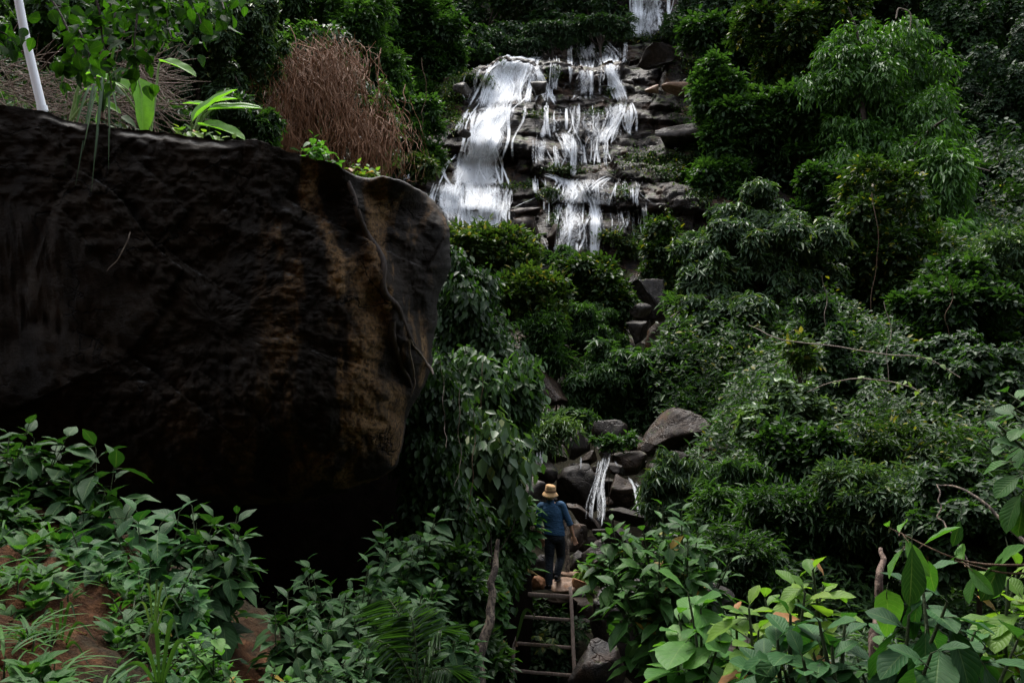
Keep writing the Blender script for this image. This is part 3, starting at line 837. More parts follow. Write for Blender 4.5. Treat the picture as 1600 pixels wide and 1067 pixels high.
RV, RF, ro = [], [], 0
for V_, F_ in ROCK_TRIS:
    RV.append(V_); RF.append(F_ + ro); ro += len(V_)
bvh_rocks = BVHTree.FromPolygons(np.concatenate(RV).tolist(), np.concatenate(RF).tolist())
STREAM = [
    ([(947, 706, 14), (943, 722, 15), (938, 742, 14), (936, 760, 16), (936, 790, 16), (935, 820, 15)], 0.30),
    ([(944, 708, 8), (938, 725, 9), (934, 745, 10), (928, 765, 14), (924, 790, 16), (921, 816, 14)], 0.18),
    ([(948, 708, 6), (944, 730, 6), (943, 760, 8), (944, 790, 9), (943, 816, 8)], 0.25),
    ([(930, 756, 8), (918, 776, 8), (912, 800, 8)], 0.05),
    ([(960, 716, 7), (966, 730, 7)], 0.3), ([(908, 710, 5), (907, 733, 5)], 0.5),
    ([(840, 702, 6), (838, 724, 6)], 0.45), ([(848, 702, 10), (846, 728, 9)], 0.15),
    ([(982, 744, 8), (990, 760, 10), (996, 778, 12), (1000, 800, 12)], 0.35), ([(990, 750, 8), (1001, 768, 10), (1008, 794, 12)], 0.15),
]
water_sheet('stream', [([(a, b, c * 0.95) for a, b, c in p], d_ + 0.24) for p, d_ in STREAM], [bvh_rocks, bvh_ground], 0.04, M['water_near'], 'white cascade of the stream tumbling between boulders', cross=0.3, boost=0.15, free=True)

# ------------------------------------------------------------------ the giant overhanging boulder
OUT = [(-260, 150), (-120, 155), (0, 166), (60, 174), (120, 190), (190, 200), (250, 206), (320, 216), (372, 222), (390, 215), (430, 226), (470, 240), (520, 258), (565, 278), (600, 278), (640, 288), (675, 312), (698, 345), (703, 385),
       (697, 430), (684, 470), (680, 520), (676, 565), (655, 612), (636, 655), (628, 700), (612, 735), (570, 758), (520, 772), (470, 782), (420, 788), (360, 786), (300, 782), (240, 778), (170, 765), (100, 735), (30, 700), (-80, 690), (-260, 700)]
def boulder_big():
    P = np.array(OUT, float)
    P = catmull(np.vstack([P, P[:1]]), 14)[:-1]
    n = len(P); C = np.array([330, 500.0]); Y0 = 9.2
    rings = []
    def disp(px, py, t):
        # the right end turns away from the camera past a diagonal ridge
        q = np.array([(530, 230), (560, 330), (598, 430), (632, 520), (668, 620), (690, 700)], float)
        rx = np.interp(py, q[:, 1], q[:, 0])
        s = px - rx
        d = 0.0
        d = d - 0.09 * np.exp(-(s / 20.0) ** 2) * sst(250, 330, py)
        d = d + 0.12 * np.exp(-((s + 34) / 26.0) ** 2) + 0.12 * np.exp(-((s - 30) / 20.0) ** 2) * sst(620, 480, py)
        d = d + 0.30 * sst(-40, 110, s)
        d = d + 0.0012 * np.maximum(0, py - 620) * 6 * (0.2 + 0)      # the belly draws back underneath
        x, y = px / 150.0, py / 150.0
        d = d + 0.07 * fbm(x * 0.7 + 0.5 * y, y * 0.6 - 0.3 * x, 0.4, 2, 7)
        # broken planes: chipped steps running diagonally across the face
        u_, v_ = x * 0.8 + y * 0.55 + 0.25 * vnoise(x, y, 0.3, 3), y * 0.8 - x * 0.5 + 0.25 * vnoise(x, y, 5.3, 4)
        d = d + 0.5 * blocks(u_ * 1.0, v_ * 1.0, 1.15, 1.3, 171, 0.13, 0.05) + 0.5 * blocks(u_ + 3, v_ + 7, 0.45, 0.7, 172, 0.045, 0.03)
        d = d - 0.035 * ridged(x * 2.5 + 1.6 * y, y * 3.4 - x, 1.4, 4, 17) + 0.02 * ridged(x * 9, y * 9, 2.0, 4, 27)
        d = d + (0.30 * sst(0.955, 1.0, t) * (sst(170, 200, px) * sst(385, 340, px) + 0.6 * sst(45, 70, px) * sst(150, 120, px)) * (py < 300) if t > 0.9 else 0)
        return d
    NR = 120
    upm = sst(340, 250, P[:, 1]) * sst(690, 640, P[:, 0])
    for k in range(NR):
        t = ((k + 0.3) / (NR - 0.7)) ** 0.8
        Q = C + (P - C) * t
        edge = 1 - t
        bul = -1.35 * (upm + (1 - upm) * (1 - t ** 3.2) ** 0.42) - 0.25 * (500 - Q[:, 1]) / 300
        Y = Y0 + bul + disp(Q[:, 0], Q[:, 1], t) * (0.25 + 0.75 * min(1, edge * 9)) 
        w_ = 4.5 * fbm(Q[:, 0] / 26, Q[:, 1] / 26, 0.2, 4, 9) * t ** 6
        Q = C + (P - C) * (t + (w_ / 330.0)[:, None])
        rings.append(np.array([at(a, b, c) for (a, b), c in zip(Q, Y)]))
    wsave = w_; Ye = Y
    for k in range(1, 30):
        t = k / 30
        f = cos(t * pi / 2) ** 0.7
        Q = C + (P - C) * ((1 + wsave / 330.0)[:, None] * f + 0.0)
        Yb = Ye + 4.2 * sin(t * pi / 2) + 0.12 * t * fbm(Q[:, 0] / 60, Q[:, 1] / 60, t * 3, 3, 12)
        R = np.array([at(a, b, c) for (a, b), c in zip(Q, Yb)])
        top = rings[NR - 1]
        # the top stays nearly level as it runs back
        up = P[:, 1] < 330
        lvl = top[:, 2] - 0.04 * (Yb - Ye) + 0.05 * fbm(Q[:, 0] / 40, Q[:, 1] / 40, t * 5, 3, 14) - 1.2 * t ** 3
        R[:, 2] = np.where(up, R[:, 2] * t ** 2 + np.minimum(lvl, at(0, 160, Y0)[2] + .1) * (1 - t ** 2), R[:, 2])
        R[:, 0] = np.where(up, top[:, 0] * (1 - t ** 2) + R[:, 0] * t ** 2, R[:, 0])
        rings.append(R)
    V = np.concatenate(rings)
    m = len(rings)
    i = np.arange(m - 1)[:, None] * n; j = np.arange(n)[None]
    F = np.stack([i + j, i + n + j, i + n + (j + 1) % n, i + (j + 1) % n], -1).reshape(-1, 4)
    V = np.vstack([V, rings[0].mean(0)[None], rings[-1].mean(0)[None]])
    a, b = len(V) - 2, len(V) - 1
    jj = np.arange(n)
    T1 = np.stack([np.full(n, a), jj, (jj + 1) % n], -1); o_ = (m - 1) * n
    T2 = np.stack([np.full(n, b), o_ + (jj + 1) % n, o_ + jj], -1)
    return V, F, [F, T1, T2]
g = NG('boulder_dark_stained')
geo = g.n('ShaderNodeNewGeometry'); v = geo.outputs['Position']
sx = g.n('ShaderNodeSeparateXYZ'); g.l(v, sx.inputs[0])
n1 = g.noise(v, 1.1, 6, 0.6, 0.5); n2 = g.noise(g.scalev(v, (1, 1, 0.45)), 2.6, 6, 0.62, 0.6); n3 = g.noise(v, 30, 5, 0.7)
n4 = g.noise(g.scalev(v, (2.0, 1, 0.55)), 1.35, 4, 0.55, 0.3)
c = g.ramp(n2, [(0.3, (0.011, 0.009, 0.0065)), (0.55, (0.023, 0.0175, 0.012)), (0.75, (0.042, 0.030, 0.019))])
right = g.mapr(sx.outputs[0], -2.5, -1.5, 0.0, 1.0)
low = g.mapr(sx.outputs[2], 1.0, -0.2, 0.0, 0.5)
rgn = g.math('MAXIMUM', right, g.math('MULTIPLY', low, g.mapr(sx.outputs[0], -4.2, -2.4)))
rgn = g.math('MULTIPLY', rgn, g.mapr(sx.outputs[2], 3.1, 2.3))
st = g.math('MULTIPLY', g.mapr(n4, 0.485, 0.57), rgn)
st = g.math('MULTIPLY', st, g.mapr(n3, 0.3, 0.62))
c = g.mix(st, c, g.ramp(n2, [(0.35, (0.11, 0.06, 0.024)), (0.6, (0.28, 0.165, 0.07)), (0.8, (0.46, 0.31, 0.16))]))
c = g.mix(g.math('MULTIPLY', g.mapr(n1, 0.5, 0.66), 0.3), c, (0.035, 0.024, 0.014))
lich = g.math('MULTIPLY', g.mapr(g.noise(v, 7, 5, 0.75), 0.66, 0.72), 0.5)
c = g.mix(lich, c, (0.06, 0.065, 0.05))
sxn = g.n('ShaderNodeSeparateXYZ'); g.l(geo.outputs['Normal'], sxn.inputs[0])
c = g.mix(g.mapr(sxn.outputs[2], 0.55, 0.9, 0, 0.8), c, g.ramp(n3, [(0.3, (0.05, 0.052, 0.05)), (0.7, (0.17, 0.17, 0.165))]))  # upward faces painted paler, imitating light on the top edge
wav = g.noise(g.scalev(v, (1, 1, 1.8)), 5.5, 8, 0.78, 0.5)
vo = g.n('ShaderNodeTexVoronoi', feature='DISTANCE_TO_EDGE')
dn_ = g.n('ShaderNodeTexNoise'); g.l(v, dn_.inputs['Vector']); dn_.inputs['Scale'].default_value = 3.0; dn_.inputs['Detail'].default_value = 6
g.l(g.mix(0.4, g.scalev(v, (1, 1, 1.6)), dn_.outputs['Color']), vo.inputs['Vector']); vo.inputs['Scale'].default_value = 1.9
crk = g.math('MULTIPLY', g.mapr(vo.outputs['Distance'], 0.02, 0.0), g.mapr(n1, 0.45, 0.6))
c = g.mix(g.math('MULTIPLY', crk, 0.8), c, (0.002, 0.002, 0.002))
wav = g.math('SUBTRACT', wav, g.math('MULTIPLY', crk, 0.6))
h = g.math('ADD', g.math('MULTIPLY', wav, 0.8), g.math('MULTIPLY', n3, 0.35))
M['giant'] = g.finish(g.bsdf(c, g.mapr(n1, 0.3, 0.7, 0.6, 0.9), g.bump(h, 1.0, 0.07), 0.16))
BV, BF, BFall = boulder_big()
bc = at(330, 560, 11.0)
big = obj('overhanging_boulder', mesh_np('overhanging_boulder', BV - bc, BFall), M['giant'])
big.location = bc.tolist()
tag(big, 'giant dark overhanging boulder stained with ochre, above the near leafy bank', 'boulder')
bvh_big = BVHTree.FromPolygons(BV.tolist(), BF.tolist())

def on_big(px, py, lift=0.02):
    h_ = hit(px, py, [bvh_big])
    return np.array(h_) * (1 - lift / 9.0) if h_ is not None else at(px, py, 8.6)

rock(400, 960, 420, 360, 15.0, 'black', 'added black mass that paints the shade in the hollow under the giant boulder', 0.0, 0.3, sub=5, cuts=0, rough=0.03)  # added mass, its black colour stands in for the shade of the hollow
# roots crawling down the ridge of the boulder
def root(pts, R, label, mat='bark', lift=0.02, name='root', n=7):
    Q = np.array([on_big(a, b, lift) for a, b in pts])
    V, F, _ = tube(Q, R, n, 6, 0.02, len(pts))
    o = obj(name, mesh_np(name, V - Q[0], F), M[mat]); o.location = Q[0].tolist()
    return tag(o, label, 'root', 'roots clinging to the giant boulder')
root([(545, 285), (560, 330), (575, 370), (598, 410), (600, 450), (625, 490), (650, 545), (672, 575)], [0.022, 0.028, 0.03, 0.034, 0.034, 0.03, 0.025, 0.012], 'thick dark root following the ridge of the giant boulder from its top edge', 'bark', 0.0)
root([(612, 500), (618, 540), (632, 580), (642, 605)], [0.03, 0.03, 0.025, 0.012], 'short dark root forking off low on the ridge of the giant boulder', 'bark', 0.0)
root([(638, 530), (645, 570), (648, 590), (641, 620)], [0.008, 0.009, 0.008, 0.004], 'thin pale rootlet dangling over the right flank of the giant boulder', 'bark_pale', 0.08)
root([(640, 530), (655, 550), (668, 570), (676, 585)], [0.008, 0.01, 0.02, 0.01], 'pale forked rootlet right beside the thin dangling one', 'bark_pale', 0.05)
root([(205, 362), (190, 392), (170, 425)], [0.006, 0.006, 0.003], 'straw pale twig stuck to the upper left of the giant boulder', 'bark_pale', 0.05)

# ------------------------------------------------------------------ trees and shrubs
rngG = np.random.default_rng(5)
def rdir(rng, n):
    return nrm(rng.normal(size=(n, 3)))

def make_lobes(c, r, nl, rng, lob=(0.28, 0.45), down=0.85):
    """lumps spread over an ellipsoid crown -> (centres, radii)"""
    d = rdir(rng, nl)
    q = rng.uniform(0.45, 1.12, nl)[:, None]
    C = c + d * r * q
    R = r[None] * rng.uniform(lob[0] * 0.6, lob[1] * 0.85, size=(nl, 1)) * rng.uniform(0.75, 1.25, (nl, 3))
    C = np.vstack([c[None], C]); R = np.vstack([r[None] * 0.62, R])
    return C, R

def crown(C, R, n, style, tmpl, size, K, rng, spr=0.5, under=0.25):
    """sprays of leaves over the surface of the lobes"""
    wgt = (R[:, 0] * R[:, 2]); wgt = wgt / wgt.sum()
    idx = rng.choice(len(C), n, p=wgt)
    d = rdir(rng, n)
    low = (d[:, 2] < -0.15) & (rng.random(n) > under)
    d[low, 2] *= -1
    rr = rng.uniform(0.80, 1.06, n) ** 1.0
    deep_ = rng.random(n) < 0.16
    rr = np.where(deep_, rng.uniform(0.5, 0.8, n), rr)
    rr = rr * np.where(rng.random(n) < 0.12, rng.uniform(1.05, 1.35, n), 1.0)
    P = C[idx] + d * R[idx] * rr[:, None]
    keep = np.ones(n, bool)
    for i in range(len(C)):
        q = (((P - C[i]) / R[i]) ** 2).sum(1)
        keep &= ~((q < 0.62) & (idx != i))
    N0 = nrm(d / R[idx])
    view = nrm(P)
    facing = -(N0 * view).sum(1)
    keep &= (facing > -0.35) | (rng.random(n) < 0.28)
    P, N0 = P[keep], N0[keep]; n = len(P)
    up = np.array([0, 0, 1.0])
    sz = size * rng.uniform(0.7, 1.25, n)
    if style == 'whorl':
        A = nrm(N0 * 0.8 + up * 0.6 + 0.45 * rdir(rng, n))
        th = rng.uniform(0.9, 1.75, (n, K)); ph = (np.arange(K) * 2.4)[None] + rng.uniform(0, 6, (n, 1)) + rng.uniform(-.3, .3, (n, K))
        X = nrm(np.cross(A, rdir(rng, n))); Y = np.cross(A, X)
        D = A[:, None] * np.cos(th)[..., None] + (X[:, None] * np.cos(ph)[..., None] + Y[:, None] * np.sin(ph)[..., None]) * np.sin(th)[..., None]
        D = D + np.array([0, 0, -spr]) * rng.uniform(0.5, 1.2, (n, K, 1))
        U = np.broadcast_to(A[:, None] + 0.25 * rng.normal(size=(n, K, 3)), D.shape)
        Pk = P[:, None] + A[:, None] * (rng.uniform(-0.35, 0.1, (n, K, 1)) * sz[:, None, None])
    elif style == 'alt':
        A = nrm(N0 * 0.9 + 0.7 * rdir(rng, n) + up * 0.1 - up * spr * 0.5)
        S = nrm(np.cross(A, up + 0.3 * rng.normal(size=(n, 3))))
        s = np.linspace(-1, 1, K)[None] * sz[:, None] * K * 0.16
        sg = np.where(np.arange(K) % 2 == 0, 1, -1)[None, :, None]
        sg = np.where(np.arange(K)[None, :, None] == K - 1, 0.05, sg)
        D = A[:, None] * 0.75 + S[:, None] * sg * 0.9 + 0.25 * rng.normal(size=(n, K, 3)) - up * spr * 0.5
        U = np.broadcast_to(np.cross(S, A)[:, None], D.shape); U = U * np.sign(U[..., 2:3] + 1e-6) + 0.35 * rng.normal(size=(n, K, 3)) + up * 0.3
        Pk = P[:, None] + A[:, None] * s[..., None]
    elif style == 'hang':
        D = N0[:, None] * 0.45 - up * 1.0 + 0.35 * rng.normal(size=(n, K, 3))
        U = N0[:, None] + up * 0.45 + 0.3 * rng.normal(size=(n, K, 3))
        Pk = P[:, None] + rng.normal(size=(n, K, 3)) * sz[:, None, None] * 0.55
    SZ = (sz[:, None] * rng.uniform(0.75, 1.2, (n, K))).ravel()
    return leaves(tmpl, Pk.reshape(-1, 3), D.reshape(-1, 3), U.reshape(-1, 3), SZ, rng.uniform(0.8, 1.25, n * K))

NTREE = [0]
def trunk_parts(base, C, R, rad, rng, limbs=6):
    c = C[0]
    mid = base * 0.5 + c * 0.5 + rng.normal(size=3) * (0.08 if rad > 0.05 else 0.02) * np.linalg.norm(c - base)
    parts = [tube([base - np.array([0, 0, 0.3]), base * 0.75 + mid * 0.25, mid, c], [rad * 1.35, rad, rad * 0.8, rad * 0.45], 8, 5, rad * 0.4, int(rng.integers(99)))]
    for i in rng.permutation(len(C) - 1)[:limbs] + 1:
        p0 = mid * 0.6 + c * 0.4
        pm = p0 * 0.5 + C[i] * 0.5 + rng.normal(size=3) * 0.1 * np.linalg.norm(C[i] - p0)
        parts.append(tube([p0, pm, C[i], C[i] + (C[i] - c) * 0.35], [rad * .5, rad * .35, rad * .2, rad * .06], 6, 5, rad * 0.4, int(rng.integers(99))))
    return parts

def tree(name, label, cat, blobs, Y, style, tmpl, leaf_px, mat, n, K=6, group=None, rad=0.1, base_px=None, seed=None, nl=14, spr=0.5, under=0.6, lob=(0.28, 0.45), dratio=0.9, bark='bark', limbs=6):
    """blobs: [(px,py,rx,ry[,dY])] crown masses in photo pixels at distance Y; leaf_px leaf length in photo pixels."""
    NTREE[0] += 1
    rng = np.random.default_rng(seed or NTREE[0] * 13 + 1)
    k = mpp(Y)
    Cs, Rs = [], []
    for b in blobs:
        dY = b[4] if len(b) > 4 else 0
        c = at(b[0], b[1], Y + dY); kk = mpp(Y + dY)
        r = np.array([b[2] * kk, min(b[2], b[3] * 1.3) * kk * dratio, b[3] * kk])
        C, R = make_lobes(c, r, max(5, int(2.0 * nl * (b[2] * b[3] / (blobs[0][2] * blobs[0][3])) ** 0.5)), rng, lob)
        Cs.append(C); Rs.append(R)
    C, R = np.vstack(Cs), np.vstack(Rs)
    c0 = Cs[0][0]
    bx = at(base_px, blobs[0][1], Y)[0] if base_px is not None else c0[0] + rng.uniform(-.2, .2) * blobs[0][2] * k
    base = np.array([bx, c0[1] + 0.2, float(terr(bx, c0[1] + 0.2))])
    if base[2] > c0[2]:
        base[2] = c0[2] - blobs[0][3] * k
    e = empty(name, base, label, cat, group)
    tp = trunk_parts(base, C, R, rad, rng, limbs)
    V, F, _ = join(tp)
    obj('trunk' if rad > 0.05 else 'stems', mesh_np('trunk', V, F), M[bark], e)
    V, F, uv = crown(C, R, int(n * 1.9), style, tmpl, leaf_px * k * 1.0, K, rng, spr, under)
    obj('crown' if rad > 0.05 else 'foliage', mesh_np('crown', V, F, smooth=uv is not None, uv=uv), M[mat], e)
    return e

# ---- far wood above and beside the falls
GF = 'dark trees on the slope above the waterfall'
far = [(575, -20, 80, 70, 58), (470, -10, 90, 60, 54), (680, 20, 70, 60, 54), (760, -5, 70, 50, 56), (845, 0, 66, 44, 55), (935, -5, 46, 46, 55.5), (735, 75, 46, 35, 51), (790, 50, 60, 30, 53),
       (1110, 10, 66, 60, 55), (1200, -30, 80, 60, 58), (1320, -40, 90, 60, 60), (1430, -30, 90, 60, 60), (1520, 40, 70, 80, 56), (1600, -10, 80, 80, 58), (1590, 160, 80, 90, 52), (1520, 200, 50, 90, 54), (1610, 320, 70, 80, 46), (350, -40, 100, 60, 50), (870, 38, 50, 24, 54)]
FL = ['black green tree leaning over the pool left of the topmost fall', ]
fl = ['tree in the gap between the brown vine thicket and the top edge', 'tree high above the brown vine thicket', 'dense black green tree left of the upper falls', 'tree far left of the topmost fall, high on the slope',
      'tree behind the lip of the upper falls', 'shaded tree immediately left of the topmost fall', 'round dark tree beside the upper left run of water', 'low dark crown above the left lip of the falls',
      'dark tree immediately right of the topmost fall', 'dark tree above the shelf of leaves right of the falls', 'dark tree behind the crown of the vine hung tree', 'dark tree right of the crown of the vine hung tree',
      'tall shaded tree in the deep gap right of the vine hung tree', 'dark tree highest at the right hand slope', 'dim tree half way down the right hand slope', 'narrow dim tree in the shade beside the vine hung tree',
      'dim tree low on the right hand slope', 'dark tree above the grey green tree on the left slope', 'tiny dark crown on the brow over the upper falls']
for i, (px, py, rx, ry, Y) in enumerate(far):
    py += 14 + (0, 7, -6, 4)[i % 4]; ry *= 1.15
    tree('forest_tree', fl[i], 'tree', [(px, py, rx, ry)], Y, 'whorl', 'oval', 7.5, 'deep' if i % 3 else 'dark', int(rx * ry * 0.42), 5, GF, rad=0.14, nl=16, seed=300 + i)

for i, (bl, lb) in enumerate([([(800, 72, 54, 18), (760, 84, 40, 14)], 'low dark bush along the left lip of the upper falls'), ([(868, 50, 50, 14), (840, 62, 30, 10)], 'low dark bush between the lip of the falls and the shaded forest'),
                      ([(935, 42, 46, 16), (968, 44, 24, 14)], 'low dark bush left of the foot of the topmost fall'), ([(1075, 44, 40, 20), (1110, 50, 30, 20)], 'low dark bush right of the foot of the topmost fall')]):
    tree('shrub', lb, 'bush', bl, 51.5 + (i == 3) * 2, 'whorl', 'lance', 9, 'deep', 520, 6, rad=0.03, nl=9, lob=(.3,.7), seed=880 + i)
# ---- left slope beyond the boulder
tree('forest_tree', 'grey green tree with drooping leaf whorls behind the banana leaves', 'tree', [(330, 60, 85, 75), (270, 130, 60, 60), (345, 150, 50, 40), (400, 40, 50, 60)], 27, 'whorl', 'lance', 13, 'grey', 5200, 7, rad=0.2)
tree('forest_tree', 'tall green tree between the brown vine thicket and the falls', 'tree', [(655, 60, 62, 75), (640, 150, 45, 50), (690, 110, 30, 40)], 47, 'alt', 'oval', 8, 'dark', 5600, 6, rad=0.25)
tree('shrub', 'mid green shrub at the right foot of the brown vine thicket', 'shrub', [(635, 195, 48, 42), (600, 150, 40, 45), (650, 235, 40, 22)], 40, 'alt', 'oval', 8.5, 'mid', 3600, 6, rad=0.04)
tree('forest_tree', 'green tree growing over the top of the brown vine thicket', 'tree', [(560, 60, 50, 60), (480, 20, 70, 40), (420, 80, 36, 60), (600, 110, 26, 50)], 38, 'alt', 'lance', 11, 'mid', 4200, 6, rad=0.2)
tree('shrub', 'dark shrub under the grey green tree, behind the banana leaves', 'shrub', [(360, 190, 50, 40), (250, 200, 60, 40), (410, 200, 30, 40)], 22, 'whorl', 'lance', 14, 'dark', 1500, 6, rad=0.04)
tree('forest_tree', 'sunlit tree behind the white pole', 'tree', [(90, 30, 90, 70), (30, 90, 60, 50), (180, 60, 60, 70)], 22, 'whorl', 'oval', 12, 'mid', 3400, 5, rad=0.15)
tree('shrub', 'leafy shrub at the foot of the left trickle beside the falls', 'shrub', [(655, 262, 26, 16), (605, 255, 30, 14)], 38, 'alt', 'oval', 8, 'yellowgreen', 700, 5, rad=0.03)

# ---- right slope: the hill of leaves
tree('vine_hung_tree', 'tall tree draped in bright green hanging vines, right of the falls', 'tree',
     [(1400, 250, 92, 160), (1390, 105, 74, 84), (1330, 120, 76, 80), (1445, 320, 66, 120, -3), (1345, 290, 66, 100, -1), (1470, 400, 56, 66, -5)], 38, 'alt', 'lance', 12.5, 'vine', 9500, 5, rad=0.4, nl=22, under=0.6, spr=1.3, lob=(0.22, 0.42), base_px=1380)
tree('forest_tree', 'olive tree with reddish young tips behind the vine hung tree', 'tree', [(1270, 60, 75, 66), (1240, 110, 50, 50), (1190, 40, 45, 50)], 42, 'alt', 'oval', 9, 'fleck', 6000, 6, rad=0.3, nl=18)
tree('forest_tree', 'tree whose leaf shelves step down towards the falls', 'tree', [(1210, 185, 80, 42), (1140, 215, 44, 50), (1290, 190, 50, 60), (1120, 150, 36, 50), (1245, 235, 60, 30)], 40, 'alt', 'oval', 9.5, 'mid', 7000, 6, rad=0.3, nl=18)
tree('shrub', 'bright shrub beside the pale grey slanting slab', 'shrub', [(1125, 280, 42, 40), (1150, 310, 30, 30)], 39.5, 'alt', 'oval', 8.5, 'mid', 2600, 6, rad=0.04)
tree('shrub', 'dim shrub in the dark hollow below the leaf shelves', 'shrub', [(1215, 285, 50, 36), (1260, 300, 40, 40)], 41, 'alt', 'oval', 9, 'deep', 1500, 6, rad=0.04)
tree('drooping_leaf_tree', 'grey green tree with narrow drooping leaves just right of the falls', 'tree',
     [(1185, 375, 105, 74), (1110, 440, 56, 56, -1), (1235, 460, 80, 90), (1135, 530, 92, 70, -1.5), (1220, 560, 70, 70, -1), (1110, 610, 56, 40, -2), (1190, 650, 60, 40, -2), (1080, 380, 30, 30)], 27, 'whorl', 'lance', 14.5, 'grey', 11500, 7, rad=0.25, nl=20, spr=0.75, lob=(0.2, 0.34))
tree('forest_tree', 'small leaved tree flecked with yellow in front of the vine hung tree', 'tree', [(1370, 390, 84, 100), (1440, 460, 90, 84), (1320, 470, 66, 80), (1400, 550, 110, 70)], 28, 'alt', 'oval', 9.5, 'fleck', 10500, 6, rad=0.22, nl=22)
tree('forest_tree', 'tree with pale flecked leaves at the right below the dim slope', 'tree', [(1550, 430, 70, 50), (1500, 490, 60, 60), (1600, 510, 60, 60)], 25, 'alt', 'lance', 12, 'grey', 5200, 6, rad=0.2, nl=20)
tree('forest_tree', 'bright vine covered shrub spilling down the diagonal ridge at the right', 'tree', [(1500, 370, 40, 40), (1545, 410, 40, 30), (1580, 400, 40, 30)], 34, 'hang', 'lance', 11, 'vine', 2600, 4, rad=0.15, nl=12)
tree('forest_tree', 'dense deep green small leaved tree in the middle of the right slope', 'tree', [(1400, 620, 100, 75), (1310, 600, 60, 70), (1480, 580, 70, 60), (1330, 700, 90, 50), (1450, 700, 90, 60)], 19.5, 'whorl', 'oval', 10, 'dark', 13000, 6, rad=0.14, nl=24, lob=(0.2, 0.34), base_px=1400)
tree('forest_tree', 'deep green tree behind the large pale leaves at the right edge', 'tree', [(1550, 610, 80, 80), (1590, 720, 70, 70), (1500, 700, 60, 60)], 16, 'whorl', 'oval', 12, 'dark', 6400, 6, rad=0.12, nl=22)
tree('shrub', 'pale glossy leaved shrub catching the light amid the right slope', 'shrub', [(1222, 655, 60, 30), (1250, 625, 40, 22), (1190, 680, 34, 22), (1215, 610, 24, 16)], 16.5, 'whorl', 'oval', 14, 'pale', 1250, 5, rad=0.03, nl=18)
tree('shrub', 'yellow tipped spray above the pale glossy shrub', 'shrub', [(1255, 555, 26, 20), (1240, 540, 16, 10)], 17.5, 'alt', 'oval', 12, 'yellowgreen', 220, 5, rad=0.025)
tree('bamboo_leaved_shrub', 'shrub with fingered narrow leaves right above the leafy shrub by the cascade', 'shrub', [(1060, 745, 50, 26), (1045, 722, 18, 20), (1110, 760, 60, 30), (1060, 780, 50, 30)], 16.0, 'whorl', 'narrow', 18, 'grey', 900, 8, rad=0.025, spr=0.9, nl=12)
tree('bamboo_leaved_shrub', 'shrub with fingered narrow leaves below the wide low brown boulder', 'shrub', [(1165, 745, 60, 32), (1220, 770, 50, 30), (1170, 790, 60, 30)], 15.2, 'whorl', 'narrow', 19, 'mid', 900, 8, rad=0.025, spr=0.9, nl=12)
tree('shrub', 'dark shrub of glossy leaves in the lower middle of the right slope', 'shrub', [(1250, 820, 80, 46), (1310, 860, 70, 40), (1200, 870, 50, 40)], 13, 'alt', 'lance', 14, 'dark', 2900, 6, rad=0.04, nl=18)
tree('shrub', 'grey green shrub directly below the dense small leaved tree', 'shrub', [(1390, 790, 90, 50), (1330, 760, 50, 36), (1450, 830, 60, 50)], 12.6, 'alt', 'lance', 13, 'grey', 3600, 6, rad=0.04, nl=18)
tree('shrub', 'dark shrub behind the pale hanging branch at the right edge', 'shrub', [(1530, 800, 80, 60), (1590, 860, 50, 60), (1470, 860, 50, 50)], 11, 'whorl', 'oval', 14, 'dark', 3000, 6, rad=0.04, nl=18)
tree('shrub', 'dull shrub in the gully behind the pale brown boulder', 'shrub', [(1150, 860, 60, 30), (1120, 900, 40, 30), (1190, 920, 50, 30)], 12, 'alt', 'lance', 14, 'dark', 900, 6, rad=0.03, nl=12)

for i, (blobs, Y, st, tm, px, mt, n, lab) in enumerate([
    ([(1300, 330, 60, 60), (1260, 380, 50, 40)], 33, 'alt', 'oval', 10, 'dark', 3200, 'dark tree in the hollow between the drooping leaf tree and the vine hung tree'),
    ([(1480, 500, 80, 90), (1440, 560, 60, 70)], 24, 'alt', 'oval', 11, 'dark', 4200, 'deep green tree right of the yellow flecked tree'),
    ([(1290, 530, 70, 70), (1270, 600, 60, 60), (1310, 650, 60, 40)], 23, 'whorl', 'lance', 12, 'dark', 3600, 'dark tree behind the pale glossy leaved shrub'),
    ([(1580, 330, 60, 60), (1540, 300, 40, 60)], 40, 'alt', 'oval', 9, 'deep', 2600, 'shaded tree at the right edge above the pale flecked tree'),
    ([(1510, 450, 60, 60), (1560, 480, 60, 40)], 30, 'alt', 'lance', 11, 'vine', 2800, 'green tree at the end of the diagonal leafy ridge'),
    ([(1250, 720, 70, 50), (1300, 760, 70, 40)], 15.5, 'alt', 'oval', 12, 'dark', 2400, 'deep green shrub below the pale glossy leaved shrub'),
    ([(1450, 740, 90, 60), (1380, 720, 60, 60)], 15.5, 'alt', 'lance', 12, 'fleck', 3400, 'olive shrub in front of the dense small leaved tree'),
    ([(1180, 820, 70, 44), (1130, 800, 40, 30)], 14, 'alt', 'lance', 13, 'mid', 1700, 'green shrub directly right of the tall leafy green shrub'),
    ([(1100, 500, 50, 60), (1070, 545, 40, 40)], 28.5, 'alt', 'lance', 11, 'mid', 2000, 'green shrub at the left foot of the drooping leaf tree'),
    ([(1140, 110, 50, 60), (1105, 60, 36, 40), (1170, 60, 50, 50)], 46, 'alt', 'oval', 9, 'dark', 4200, 'dark tree leaning over the right side of the upper falls'),
    ([(1090, 230, 26, 34), (1110, 200, 26, 30)], 42, 'alt', 'oval', 9, 'mid', 1000, 'young tree right above the pale grey slanting slab')]):
    tree('forest_tree', lab, 'tree' if 'tree' in lab.split()[:3] or ' tree ' in lab[:22] else 'shrub', blobs, Y, st, tm, px, mt, n, 6, rad=0.12, nl=18, seed=700 + i, lob=(0.2, 0.34))
